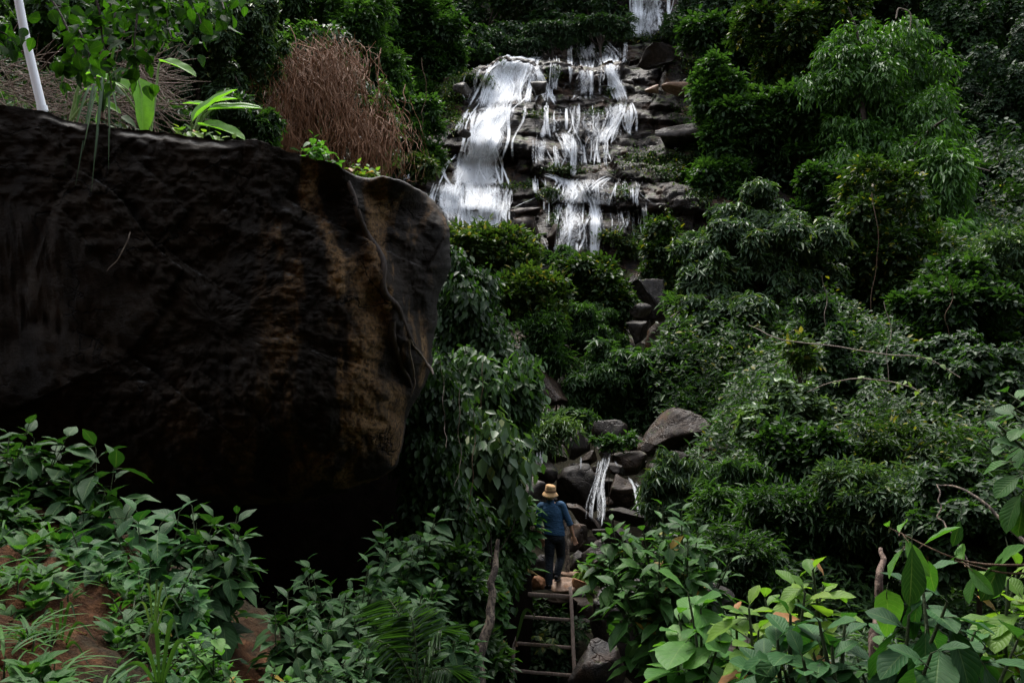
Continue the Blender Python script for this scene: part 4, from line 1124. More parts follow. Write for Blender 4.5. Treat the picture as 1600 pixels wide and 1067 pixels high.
# ---- middle: between the boulder and the falls
tree('shrub', 'fine yellow green shrub leaning out right of the giant boulder, under the falls', 'shrub', [(745, 395, 50, 36), (790, 380, 40, 24), (720, 430, 36, 40), (800, 420, 50, 26)], 27, 'alt', 'oval', 10, 'yellowgreen', 2700, 6, rad=0.04, nl=18, spr=0.3)
tree('shrub', 'yellow flecked spray of twigs reaching right under the upright brown block', 'shrub', [(830, 450, 50, 24), (790, 470, 50, 24), (850, 485, 36, 22)], 26, 'alt', 'oval', 10, 'yellowgreen', 1300, 6, rad=0.04, nl=16, spr=0.2)
tree('shrub', 'round dark green bush on the flat block at the foot of the falls', 'bush', [(846, 405, 20, 13)], 34.8, 'whorl', 'narrow', 9, 'mid', 700, 6, rad=0.03)
tree('shrub', 'crown of yellow flecked leaves in the centre of the slope below the falls', 'shrub', [(935, 450, 40, 44), (960, 480, 26, 40), (905, 425, 34, 24)], 31.5, 'alt', 'oval', 9, 'fleck', 3300, 6, rad=0.05, nl=18)
tree('shrub', 'smooth green shrub left of the yellow flecked crown', 'shrub', [(895, 430, 36, 30), (885, 400, 20, 14)], 32.5, 'whorl', 'narrow', 10, 'mid', 1500, 6, rad=0.04, nl=14)
tree('shrub', 'dark feathery shrub under the yellow flecked crown', 'shrub', [(910, 510, 50, 36), (945, 535, 36, 24), (880, 490, 30, 24)], 30, 'whorl', 'narrow', 11, 'mid', 2400, 6, rad=0.05, nl=16)
tree('shrub', 'large leaf whorl shrub in the centre, above the cascade pile', 'shrub', [(960, 580, 54, 40), (920, 610, 40, 40), (1000, 600, 50, 44), (970, 640, 70, 24)], 25.5, 'whorl', 'lance', 14, 'mid', 2700, 7, rad=0.05, nl=18, spr=0.7)
tree('shrub', 'dark shrub between the centre leaf whorls and the drooping leaf tree', 'shrub', [(1050, 610, 44, 44), (1040, 565, 30, 30), (1085, 640, 40, 30)], 25, 'whorl', 'lance', 13, 'dark', 2000, 6, rad=0.04, nl=16)
tree('shrub', 'small spreading shrub with fern like twigs left of the dark side stream', 'shrub', [(870, 560, 24, 20), (845, 540, 26, 14), (850, 510, 30, 16)], 25.5, 'alt', 'narrow', 12, 'mid', 700, 6, rad=0.03)
tree('shrub', 'yellowish clump right beside the thin side stream', 'shrub', [(1028, 440, 22, 22), (1045, 400, 30, 30), (1030, 370, 22, 26)], 36, 'alt', 'oval', 8, 'fleck', 1600, 6, rad=0.03)
tree('climbing_vine', 'curtain of climbing leaves hanging beside the right flank of the giant boulder', 'vine', [(725, 500, 50, 70), (770, 560, 44, 60), (705, 440, 24, 40)], 17, 'hang', 'oval', 13, 'dark', 2600, 4, rad=0.03, nl=20, under=0.5, base_px=720, limbs=3)
tree('climbing_vine', 'light leaved vine mound above the hat of the walker', 'vine', [(772, 640, 56, 50), (778, 705, 40, 44), (745, 600, 50, 40), (810, 605, 30, 34)], 14.0, 'hang', 'oval', 15, 'mid', 3000, 4, rad=0.03, nl=22, under=0.5, spr=0.6, base_px=735, limbs=3)
tree('climbing_vine', 'broad leaved creeper hanging over the dead trunk', 'vine', [(760, 700, 44, 50), (775, 740, 34, 40)], 11.5, 'hang', 'oval', 22, 'grey', 560, 4, rad=0.02, nl=16, under=0.5, base_px=735, limbs=2)
tree('climbing_vine', 'dark tangled vine curtain in shade right of the giant boulder', 'vine', [(670, 720, 44, 80), (690, 640, 36, 60), (700, 820, 44, 70), (655, 800, 30, 60)], 10.5, 'hang', 'oval', 14, 'dark', 2200, 4, rad=0.02, nl=22, under=0.5, limbs=2)
tree('shrub', 'leafy bush left of the walker, brushing the shirt', 'bush', [(788, 838, 26, 36), (800, 800, 18, 18), (784, 888, 24, 30)], 14.0, 'alt', 'oval', 13, 'mid', 1300, 6, rad=0.02, nl=16, base_px=760, limbs=3)
tree('shrub', 'creeper with round leaves spilling over the left ladder rail', 'vine', [(776, 900, 18, 26), (764, 935, 20, 26)], 13.6, 'hang', 'oval', 13, 'mid', 360, 4, rad=0.012, nl=10, base_px=750, limbs=2)
tree('shrub', 'dark bush at the foot of the dead trunk', 'bush', [(720, 950, 40, 50), (690, 900, 40, 40), (730, 1040, 50, 40)], 9.5, 'alt', 'oval', 16, 'dark', 1300, 5, rad=0.02, nl=16)
tree('fern_clump', 'silvery fern over the thin left trickle of the cascade', 'fern', [(850, 690, 24, 14), (878, 668, 24, 12)], 20.4, 'alt', 'narrow', 14, 'pale', 200, 7, rad=0.012, nl=8, spr=0.6)
tree('fern_clump', 'small leafy clump among the stones above the cascade', 'fern', [(955, 692, 22, 8), (985, 685, 10, 8)], 20.6, 'alt', 'oval', 8, 'mid', 160, 5, rad=0.012, nl=8)
tree('shrub', 'small shrub rooted above the left boulders of the cascade pile', 'shrub', [(860, 655, 40, 14), (900, 650, 30, 14), (820, 665, 24, 16)], 22.5, 'whorl', 'lance', 11, 'mid', 520, 6, rad=0.02, nl=10)

# more stones wedged into the pile
rs = np.random.default_rng(77)
for i in range(46):
    Yr = rs.uniform(15.8, 24)
    pxr = rs.uniform(815, 1010) + (Yr - 15) * 4
    xr = at(pxr, 700, Yr)[0]
    z = float(terr(xr, Yr)) + 0.12
    sz = rs.uniform(0.12, 0.32)
    V, F = rock_verts(900 + i, sz * rs.uniform(1, 1.5), sz, sz * 0.8, 3, 8)
    o = obj('stone', mesh_np('stone', V, F), M['rock'] if i % 3 else M['rock_brown'])
    o.location = (xr, Yr, z)
    tag(o, 'small dark stone wedged between the large boulders of the cascade', 'stone', 'small stones wedged in the cascade pile')

# ------------------------------------------------------------------ undergrowth: nobody could count it
def undergrowth(name, label, n, style, tmpl, mat, size, K, seed, amin=-0.85, amax=0.85, r0=7, r1=85, hmax=0.9, pat=0.0, minh=0.0):
    rng = np.random.default_rng(seed)
    a = rng.uniform(amin, amax, n); y = np.exp(rng.uniform(math.log(r0), math.log(r1), n)); x = a * y
    k = vnoise(x * 0.35, y * 0.35, 1.5, seed) > pat - 1
    stream = (a > -0.005) & (a < 0.16) & (y > 11.8) & (y < 24.5)
    ladder = (y < 15.5) & (y > 9) & (a > -0.02) & (a < 0.1)
    cave = (a < -0.1) & (y < 13.2) & (y > 6.0)
    falls = (x > -6.5) & (x < 13) & (y > 30) & (y < 60)
    k &= ~stream & ~ladder & ~cave & ~falls
    x, y = x[k], y[k]; n = len(x)
    mound = np.clip(0.5 + 0.6 * fbm(x * 0.55, y * 0.55, 4.0, 3, 3), 0.05, 1.2) * hmax * (0.6 + y / 60)
    h = terr(x, y) + minh + mound * (1 - rng.random(n) ** 2.2 * 0.9)
    P = np.stack([x, y, h], 1)
    up = np.array([0, 0, 1.0]); A = nrm(up + 0.6 * rdir(rng, n) - nrm(P) * 0.35)
    sz = size * (np.maximum(y, 8) / 20) ** 0.55 * rng.uniform(0.7, 1.3, n)
    X = nrm(np.cross(A, rdir(rng, n))); Y = np.cross(A, X)
    th = rng.uniform(0.7, 1.6, (n, K)); ph = (np.arange(K) * 2.4)[None] + rng.uniform(0, 6, (n, 1))
    D = A[:, None] * np.cos(th)[..., None] + (X[:, None] * np.cos(ph)[..., None] + Y[:, None] * np.sin(ph)[..., None]) * np.sin(th)[..., None] - up * 0.35
    U = np.broadcast_to(A[:, None] + 0.3 * rng.normal(size=(n, K, 3)), D.shape)
    Pk = P[:, None] + rng.normal(size=(n, K, 3)) * sz[:, None, None] * 0.5
    S = (sz[:, None] * rng.uniform(0.7, 1.2, (n, K))).ravel()
    V, F, uv = leaves(tmpl, Pk.reshape(-1, 3), D.reshape(-1, 3), U.reshape(-1, 3), S, rng.uniform(.8, 1.3, n * K))
    return tag(obj(name, mesh_np(name, V, F, smooth=False), M[mat]), label, kind='stuff')
undergrowth('undergrowth', 'deep green leafy undergrowth covering the slopes', 75000, 'whorl', 'oval', 'dark', 0.14, 6, 41)
undergrowth('undergrowth', 'mid green narrow leaved undergrowth between the shrubs', 20000, 'whorl', 'lance', 'mid', 0.22, 6, 43, pat=0.9, minh=0.1)
undergrowth('undergrowth', 'black green high undergrowth on the far slopes', 26000, 'whorl', 'oval', 'deep', 0.22, 6, 47, r0=34, r1=90, hmax=2.6)

undergrowth('undergrowth', 'loose green growth rising between the shrubs of the right slope', 15000, 'whorl', 'lance', 'mid', 0.2, 6, 53, amin=0.16, amax=0.85, r0=12, r1=42, hmax=2.3)
undergrowth('undergrowth', 'small leaved growth rising between the trees of the right slope', 15000, 'whorl', 'oval', 'fleck', 0.13, 6, 59, amin=0.16, amax=0.85, r0=14, r1=42, hmax=2.6)
# moss and ferns clinging to the ledges of the cliff
def ledge_plants(spots, mat, label, seed, size=0.2, tmpl='oval'):
    rng = np.random.default_rng(seed)
    parts = []
    for px, py, rx, ry, n in spots:
        q = rng.normal(size=(n, 2)) * 0.5
        Pp = []
        for a, b in q:
            h_ = hit(px + a * rx, py + b * ry, [bvh_cliff])
            if h_ is not None: Pp.append(np.array(h_) * 0.997)
        if not Pp: continue
        P = np.array(Pp); n = len(P); K = 5
        P = np.repeat(P, K, 0) + rng.normal(size=(n * K, 3)) * size * 0.6
        D = rng.normal(size=(n * K, 3)) + np.array([0, -0.8, -0.1])
        U = rng.normal(size=(n * K, 3)) * 0.4 + np.array([0, -0.4, 1])
        parts.append(leaves(tmpl, P, D, U, size * rng.uniform(.6, 1.3, n * K)))
    V, F, uv = join(parts)
    return tag(obj('ledge_plants', mesh_np('ledge_plants', V, F, smooth=False), M[mat]), label, kind='stuff')
ledge_plants([(885, 266, 40, 6, 80), (1000, 250, 40, 16, 150), (1062, 262, 46, 22, 460), (930, 178, 14, 6, 60), (842, 180, 18, 6, 60), (866, 116, 10, 8, 50), (955, 146, 12, 8, 60), (905, 85, 8, 12, 40),
              (1100, 300, 26, 20, 200), (860, 306, 22, 10, 60), (868, 345, 8, 20, 60), (1040, 60, 40, 14, 160), (990, 60, 60, 6, 160), (1030, 88, 16, 10, 80), (860, 300, 14, 8, 60), (760, 92, 30, 6, 90), (975, 300, 12, 8, 60), (1090, 175, 40, 20, 200), (720, 115, 26, 10, 160), (830, 290, 16, 6, 60), (1085, 90, 30, 30, 200)],
             'fleck', 'green plants growing in the joints of the wet rock face', 5, 0.14)
ledge_plants([(690, 165, 26, 24, 260), (700, 130, 30, 30, 260), (680, 250, 30, 14, 160), (1010, 375, 30, 20, 220), (985, 385, 22, 14, 120), (950, 370, 20, 8, 100), (1050, 380, 30, 24, 260), (1040, 350, 14, 20, 120), (800, 292, 14, 4, 30), (765, 130, 14, 12, 60), (1020, 420, 20, 24, 160), (715, 190, 14, 14, 60)],
             'yellowgreen', 'yellowish moss and small ferns on the damp ledges', 6, 0.16)

# ------------------------------------------------------------------ brown thicket of dead vines
def thicket():
    rng = np.random.default_rng(8)
    Y = 28.5; k = mpp(Y)
    base = at(500, 260, Y)
    e = empty('dead_vine_thicket', base, 'rust brown thicket of dead hanging vines left of the falls', 'dead vines')
    parts = []
    for bi in range(100):
        u = float(np.clip(rng.normal() * 0.5, -1.05, 1.0))
        bx, bt = 500 + u * 122, 55 + 70 * abs(u) ** 1.5 + rng.uniform(0, 130)
        by = Y + rng.uniform(-1.4, 1.4); wdt = rng.uniform(5, 22); lean = rng.normal() * 10
        for i in range(int(rng.integers(8, 34))):
            px = bx + rng.normal() * wdt; top = bt + rng.normal() * 12; L = rng.uniform(30, 140) * rng.random() ** 0.4
            n = 6; t = np.linspace(0, 1, n); sway = lean + rng.normal() * 12; arc = rng.normal() * 11
            Q = np.array([at(px + sway * tt + arc * sin(3.1 * tt), min(284, top + L * tt), by + rng.normal() * .1 - 0.5 * tt) for tt in t])
            r_ = rng.choice([0.006, 0.009, 0.017], p=[.55, .35, .1])
            parts.append(tube(Q, [r_, r_ * 1.2, r_, r_, r_ * .8, r_ * .4], 3, 3, 0.10, i + bi * 40))
    V, F, _ = join(parts)
    obj('stems', mesh_np('stems', V, F), M['twig_rust'], e)
    C, R = make_lobes(at(500, 175, Y + 1.2), np.array([85 * k, 2.0, 100 * k]), 24, rng)
    V, F, uv = crown(C, R, 1100, 'hang', 'narrow', 11 * k, 4, rng, 0.5, 0.6)
    obj('dead_leaves', mesh_np('dead_leaves', V, F, smooth=False), M['brown'], e)
    C, R = make_lobes(at(500, 175, Y + 2.4), np.array([100 * k, 2.0, 120 * k]), 30, rng)
    V, F, uv = crown(C, R, 3000, 'whorl', 'oval', 10 * k, 5, rng, 0.5, 0.6)
    obj('foliage', mesh_np('foliage', V, F, smooth=False), M['deep'], e)
M['twig_rust'] = bark_mat('twig_rust', (0.07, 0.024, 0.007), (0.22, 0.092, 0.03), 3)
thicket()
tree('climbing_vine', 'green leafy vines trailing over the edges of the brown thicket', 'vine', [(400, 150, 20, 60), (605, 190, 20, 60), (470, 55, 60, 16), (575, 255, 30, 16)], 29.5, 'alt', 'oval', 10, 'mid', 420, 5, rad=0.02, nl=12, spr=0.8)

# ------------------------------------------------------------------ near plants with large leaves
def near_plant(name, label, cat, base, tips, tmpl, mat, rng_seed, leaf_px=60, K=7, stem_r=0.006, stemmat='stem_green', along=3, spread=(0.7, 1.5), droop=0.35, group=None, wild=0.2, upbias=0.9):
    """tips: [(px,py,Y)] growing tips; leaves whorl round each tip and a few stand along its stem."""
    rng = np.random.default_rng(rng_seed)
    b = at(*base)
    e = empty(name, b, label, cat, group)
    st, lf = [], []
    pr, ar = tmpl, None
    P, D, U, S = [], [], [], []
    if along:                                   # side shoots fill the bush below its top
        low = []
        for tp in tips:
            for _ in range(2 if base[2] > 4.2 else 1):
                f = rng.uniform(0.12, 0.5)
                low.append((tp[0] * (1 - f) + base[0] * f + rng.uniform(-.7, .7) * leaf_px, tp[1] + leaf_px * rng.uniform(0.5, 2.2), tp[2] * (1 - f * .5) + base[2] * f * .5 + rng.uniform(-.1, .25)) + tuple(tp[3:4]))
        tips = list(tips) + low
    for ti, tp in enumerate(tips):
        t = at(*tp[:3]); k = mpp(tp[2]); lp = (tp[3] if len(tp) > 3 else leaf_px) * k * (1.12 if tp[2] > 4 else 0.9)
        mid = b * 0.45 + t * 0.55 + np.array([rng.uniform(-.05, .05), rng.uniform(-.05, .05), -0.12 * abs(t[0] - b[0])])
        Q = catmull([b, mid, t], 6)
        st.append(tube(Q, np.linspace(stem_r * 1.5, stem_r * 0.5, len(Q)), 6, 1, 0, 0, False))
        ax = nrm(nrm(Q[-1] - Q[-3]) * 0.5 + np.array([0, -0.15, upbias]))
        X = nrm(np.cross(ax, rng.normal(size=3))); Yv = np.cross(ax, X)
        ph0 = rng.uniform(0, 6)
        for j in range(K + along):
            f = j / K
            ph = ph0 + j * 2.4 + rng.uniform(-.2, .2)
            th = spread[0] + (spread[1] - spread[0]) * min(1.2, f) + rng.uniform(-.12, .12)
            if j < K:
                p = t - ax * 0.035 * j * lp / 0.12
            else:
                p = Q[-2 - (j - K) * 2 % (len(Q) - 2)]
            d = ax * cos(th) + (X * cos(ph) + Yv * sin(ph)) * sin(th)
            s = lp * (0.62 + 0.5 * min(1, f * 1.6)) * rng.uniform(0.8, 1.15)
            pet = 0.14 * s
            q = p + d * pet
            st.append(tube([p - d * 0.004, q, q + d * 0.02], [0.0022, 0.0018, 0.001], 4, 1, 0, 0, False))
            P.append(q); D.append(d + np.array([0, 0, -droop * f]) + wild * 0.4 * rng.normal(size=3)); U.append(ax + np.array([0, -0.1, 0.4]) + wild * rng.normal(size=3)); S.append(s)
    V, F, uv = leaves(tmpl, np.array(P), np.array(D), np.array(U), np.array(S), rng.uniform(.85, 1.15, len(P)))
    obj('leaves', mesh_np('leaves', V, F, uv=uv), M[mat], e)
    V, F, _ = join(st)
    obj('stem', mesh_np('stem', V, F), M[stemmat], e)
    return e

def tips(seed, n, x0, x1, y0, y1, Y, dY=0.3):
    r = np.random.default_rng(seed)
    return [(r.uniform(x0, x1), r.uniform(y0, y1), Y + r.uniform(-dY, dY)) for _ in range(n)]

# right foreground
near_plant('broad_leaved_shrub', 'tall leafy green shrub in front of the cascade foot, right of the walker', 'shrub', (1050, 1040, 9.2),
           [(1035, 790, 9.0), (1065, 800, 9.1), (1005, 830, 9.0), (1045, 840, 8.8), (1090, 835, 9), (1000, 880, 8.9), (1060, 880, 8.8), (1110, 870, 9.0), (1140, 880, 9), (1020, 920, 8.8), (960, 895, 8.9), (1085, 920, 8.9), (1075, 855, 8.7), (1030, 865, 8.6), (1095, 895, 9.2), (985, 850, 9.3)],
           'blance', 'big_mid', 1, 34, 9, 0.011, along=5)
near_plant('broad_leaved_shrub', 'low leafy branch reaching towards the walker from the tall green shrub', 'shrub', (975, 960, 9.3),
           [(955, 815, 9.4), (938, 840, 9.5), (975, 830, 9.4), (930, 862, 9.5), (960, 870, 9.3)], 'blance', 'big_mid', 2, 28, 8, 0.008, along=3)
near_plant('broad_leaved_shrub', 'slender shrub with ribbed bright leaves at its tip, left of the long brown slab', 'shrub', (1085, 1150, 5.0),
           [(1075, 925, 5.0, 74), (1095, 950, 4.9, 50), (1060, 960, 5.1, 44), (1110, 1015, 4.9, 60), (1125, 1000, 4.8, 52), (1085, 1040, 5, 40)], 'obovate', 'big_pale', 3, 60, 6, 0.009, along=1, spread=(0.8, 1.6))
near_plant('broad_leaved_shrub', 'shrub with glowing yellow pink young leaves at the top, right foreground', 'shrub', (1270, 1180, 3.6),
           [(1270, 890, 3.5, 62), (1245, 905, 3.6, 56), (1290, 905, 3.6, 52), (1258, 925, 3.4, 56)], 'obovate', 'big_fresh', 4, 60, 7, 0.008, along=1)
near_plant('broad_leaved_shrub', 'yellow green ribbed shrub just left of the glowing young leaves', 'shrub', (1205, 1180, 3.8),
           [(1170, 950, 3.8, 62), (1195, 935, 3.9, 56), (1150, 960, 3.9, 50), (1185, 985, 3.7, 56)], 'obovate', 'big_fresh', 5, 60, 6, 0.008, along=2)
near_plant('broad_leaved_shrub', 'large blue green leaved shrub under the glowing young leaves', 'shrub', (1260, 1200, 3.1),
           [(1235, 960, 3.1), (1280, 970, 3.0), (1215, 1000, 3.1), (1300, 1010, 3.0), (1255, 1030, 2.9), (1320, 975, 3.1), (1195, 1040, 3.2), (1290, 1060, 3.0)], 'obovate', 'big_blue', 6, 78, 7, 0.009, along=3, spread=(0.7, 1.9))
near_plant('broad_leaved_shrub', 'shrub of long drooping ribbed leaves in the right corner', 'shrub', (1460, 1220, 2.8),
           [(1440, 900, 2.8), (1480, 940, 2.7), (1420, 960, 2.8), (1500, 980, 2.8), (1400, 1010, 2.9), (1540, 1010, 2.7), (1455, 1020, 2.6), (1370, 1040, 3.0), (1590, 1000, 2.8)], 'obovate', 'big_blue', 7, 92, 6, 0.008, along=2, spread=(0.9, 2.1), droop=0.8)
near_plant('broad_leaved_shrub', 'yellow green shrub at the right edge above the drooping ribbed leaves', 'shrub', (1600, 1200, 3.0),
           [(1575, 905, 3.0), (1600, 940, 3.0), (1560, 960, 3.1), (1590, 890, 3.1)], 'obovate', 'big_fresh', 8, 66, 6, 0.007, along=2)
near_plant('broad_leaved_shrub', 'mid green leaves filling the bottom between the two ribbed shrubs', 'shrub', (1370, 1200, 3.4),
           [(1340, 1030, 3.4), (1380, 1000, 3.5), (1330, 1070, 3.3), (1410, 1060, 3.4), (1225, 1070, 3.4), (1160, 1065, 3.6)], 'obovate', 'big_mid', 9, 50, 8, 0.007)
near_plant('broad_leaved_branch', 'branch with large pale leaves entering at the right edge', 'branch', (1720, 720, 2.6),
           [(1585, 640, 2.5), (1560, 665, 2.5), (1600, 690, 2.45), (1575, 615, 2.7)], 'obovate', 'big_mid', 10, 62, 8, 0.006, along=0, spread=(1.0, 2.0), upbias=0.4, droop=0.4)
near_plant('hanging_leaf_branch', 'thin bare branch with pale cupped leaves at its tip, right foreground', 'branch', (1680, 880, 2.4),
           [(1390, 825, 2.6, 62)], 'droopy', 'big_pale', 12, 62, 5, 0.003, 'twig', along=1, spread=(1.2, 2.2), upbias=0.1, droop=0.3)

def single_leaves(name, label, items, tmpl, mat, cat='leaf', group=None):
    for i, (px, py, Y, L, d, lab) in enumerate(items):
        P = at(px, py, Y)[None]
        V, F, uv = leaves(tmpl, np.zeros((1, 3)), np.array([d], float), np.array([[0.1, -1, 0.35]]), L * mpp(Y))
        st = tube([(0, 0, 0), -nrm(np.array(d, float)) * 0.02, (0.01, 0.01, 0.05)], [0.0015, 0.0015, 0.001], 4, 2)
        e = empty(name, P[0], lab, cat, group)
        obj('blade', mesh_np('blade', V, F, uv=uv), M[mat], e, local=True)
        obj('stalk', mesh_np('stalk', st[0], st[1]), M['stem_green'], e, local=True)
single_leaves('hanging_leaf', '', [(1425, 852, 2.5, 92, (-0.05, 0, -1), 'long dark leaf hanging from the thin bare branch'),
                                   (1500, 812, 2.6, 42, (-0.3, 0, -1), 'small yellow green leaf hanging right of the cupped leaves'),
                                   (1570, 868, 2.5, 78, (-0.45, 0, -0.8), 'dark leaf hanging at the right end of the thin bare branch')], 'droopy', 'big_dark')
single_leaves('heart_leaf', '', [(1386, 936, 2.9, 58, (0.05, 0, -1), 'heart shaped olive leaf standing before the brown trunk')], 'heart', 'big_pale')

# left foreground
LP = [
 ('sprawling shrub at the left edge under the giant boulder', (20, 860, 5.6), tips(1, 7, -10, 110, 650, 760, 5.6), 'ovate', 'big_dark', 50, 6),
 ('broad leaved shrub climbing below the lower left of the giant boulder', (120, 900, 5.4), [(150, 700, 5.6, 66), (110, 745, 5.5, 62), (165, 765, 5.4, 60), (130, 800, 5.2), (200, 800, 5.3), (180, 720, 5.6), (80, 770, 5.5)], 'blance', 'big_dark', 60, 6),
 ('large leaved shrub in the middle of the near bank', (240, 960, 4.9), [(215, 800, 5.0, 74), (250, 820, 4.9, 70), (280, 800, 5.0, 62), (200, 850, 4.8, 60), (235, 870, 4.7), (290, 850, 4.9), (180, 830, 4.9)], 'blance', 'big_blue', 60, 6),
 ('toothed pale green shrub above the orange soil', (130, 960, 4.7), [(110, 820, 4.8), (140, 850, 4.7), (90, 855, 4.7), (125, 890, 4.6), (160, 875, 4.6), (115, 930, 4.5)], 'ovate', 'big_blue', 42, 7),
 ('shrub with upright leaves beside the black hollow', (330, 960, 5.0), [(300, 790, 5.2, 50), (335, 810, 5.1, 54), (370, 805, 5.1, 50), (330, 850, 5.0), (350, 880, 4.9, 60), (300, 880, 4.8)], 'blance', 'big_dark', 52, 6),
 ('small leaved shrub in the middle of the near bank', (270, 1010, 4.4), tips(6, 8, 200, 330, 880, 960, 4.5), 'ovate', 'big_blue', 34, 7),
 ('pale young shrub at the bottom of the near bank', (340, 1120, 4.0), tips(7, 9, 280, 400, 960, 1050, 4.1, 0.15), 'ovate', 'big_pale', 30, 7),
 ('dark leaved shrub with one tall upright leaf in the hollow', (460, 1080, 4.8), [(450, 925, 4.9, 46), (480, 950, 4.9, 46), (430, 960, 4.8, 40), (500, 980, 4.9, 42), (460, 990, 4.7, 44), (520, 960, 5)], 'blance', 'big_dark', 44, 7),
 ('dark shrub of small leaves at the bottom centre left', (520, 1130, 4.6), tips(9, 10, 420, 600, 980, 1070, 4.6), 'ovate', 'big_dark', 32, 7),
 ('dim shrub under the dark vine curtain', (600, 1100, 6.0), tips(10, 12, 530, 690, 890, 1040, 6.0), 'ovate', 'big_dark', 26, 7),
 ('green shrub at the bottom edge left of centre', (420, 1150, 3.9), tips(11, 8, 330, 480, 1030, 1080, 3.9), 'ovate', 'big_mid', 34, 7),
 ('creeping plant at the very left over the orange soil', (10, 850, 4.9), [(15, 790, 5), (40, 810, 5), (0, 830, 4.8), (30, 760, 5.2)], 'heart', 'big_dark', 34, 6),
 ('small seedling standing on the orange soil', (215, 1010, 4.0), tips(13, 4, 150, 250, 930, 1000, 4.1, 0.1), 'ovate', 'big_mid', 26, 6),
 ('low weed at the bottom left corner of the orange soil', (60, 1060, 3.7), tips(14, 5, 20, 110, 980, 1060, 3.8, 0.1), 'ovate', 'big_mid', 22, 6),
 ('grass leaved weed at the bottom edge of the orange soil', (230, 1110, 3.6), tips(15, 6, 180, 290, 1010, 1060, 3.7, 0.1), 'blance', 'big_blue', 44, 7),
]
for i, (lab, base, tp, tm, mt, lp, K) in enumerate(LP):
    near_plant('leafy_shrub' if i < 11 else 'weed', lab, 'shrub' if i < 11 else 'plant', base, [t_[:3] + tuple(q * .8 for q in t_[3:]) for t_ in tp], tm, mt, 50 + i, lp * .8, K + 1, 0.005, along=4, group=None) if True else None
near_plant('leafy_shrub', 'dim leafy shrub rising in the mouth of the black hollow', 'shrub', (540, 1100, 6.6), tips(31, 12, 470, 620, 860, 960, 6.6), 'blance', 'big_dark', 91, 30, 7, 0.006, along=4)
near_plant('leafy_shrub', 'dim leafy shrub under the shaded vine curtain, beside the hollow', 'shrub', (630, 1060, 7.2), tips(32, 12, 590, 690, 800, 950, 7.2), 'ovate', 'big_dark', 92, 26, 7, 0.006, along=4)
near_plant('leafy_shrub', 'dark low shrub around the foot of the dead trunk', 'shrub', (700, 1150, 7.0), tips(21, 9, 650, 740, 960, 1060, 7.0), 'ovate', 'big_dark', 71, 26, 7, 0.006, along=4)
near_plant('leafy_shrub', 'round leaved creeper beside the left ladder rail', 'shrub', (770, 1000, 13.0), tips(22, 8, 762, 792, 870, 980, 13.2), 'heart', 'big_mid', 72, 14, 6, 0.005)
near_plant('leafy_shrub', 'large leaved plant with a yellow leaf left of the hat of the walker', 'shrub', (815, 900, 14.2), [(815, 770, 14.3, 26), (830, 785, 14.2, 22), (822, 810, 14.1, 22), (812, 835, 14)], 'ovate', 'big_mid', 73, 22, 7, 0.006)
near_plant('leafy_shrub', 'little sprig by the flat sandstone, right of the front foot of the walker', 'plant', (912, 915, 15.4), [(910, 890, 15.4), (918, 897, 15.4), (906, 880, 15.5)], 'ovate', 'big_fresh', 74, 12, 6, 0.003)

rc = np.random.default_rng(31)
for i in range(26):
    yy = rc.uniform(3.2, 4.6); xx = -yy * rc.uniform(0.37, 0.58); sz = rc.uniform(0.008, 0.028)
    V, F = rock_verts(1300 + i, sz * 1.3, sz, sz * .8, 3, 8, 0.12)
    o = obj('clod', mesh_np('clod', V, F), M['clay']); o.location = (xx, yy, float(terr(xx, yy)) + sz * .3)
    tag(o, 'small orange clay clod lying on the near bank', 'clod', 'clay clods on the near bank')
for i in range(100):
    yy = rc.uniform(3.0, 5.3); xx = -yy * rc.uniform(0.33, 0.58); b0 = np.array([xx, yy, float(terr(xx, yy))])
    e = empty('weed', b0, 'tiny low weed rooted in the orange soil of the near bank', 'plant', 'tiny weeds on the near bank')
    n_ = 12; K_ = rc.uniform(0, 6.3, n_); P_ = b0 + np.stack([np.cos(K_) * .02, np.sin(K_) * .02, rc.uniform(.01, .07, n_)], 1)
    V, F, uv = leaves('blade' if i % 2 else 'ovate', P_, np.stack([np.cos(K_), np.sin(K_), rc.uniform(.3, 1.6, n_)], 1), np.tile([0, -.2, 1.0], (n_, 1)), rc.uniform(.04, .11, n_) * (1.7 if i % 2 else 1))
    obj('leaves', mesh_np('leaves', V, F, uv=uv), M['big_mid'], e)
    obj('stem', mesh_np('stem', *tube([b0 - np.array([0, 0, .02]), b0 + np.array([0, 0, .07])], [.005, .002], 6, 3)[:2]), M['stem_green'], e)
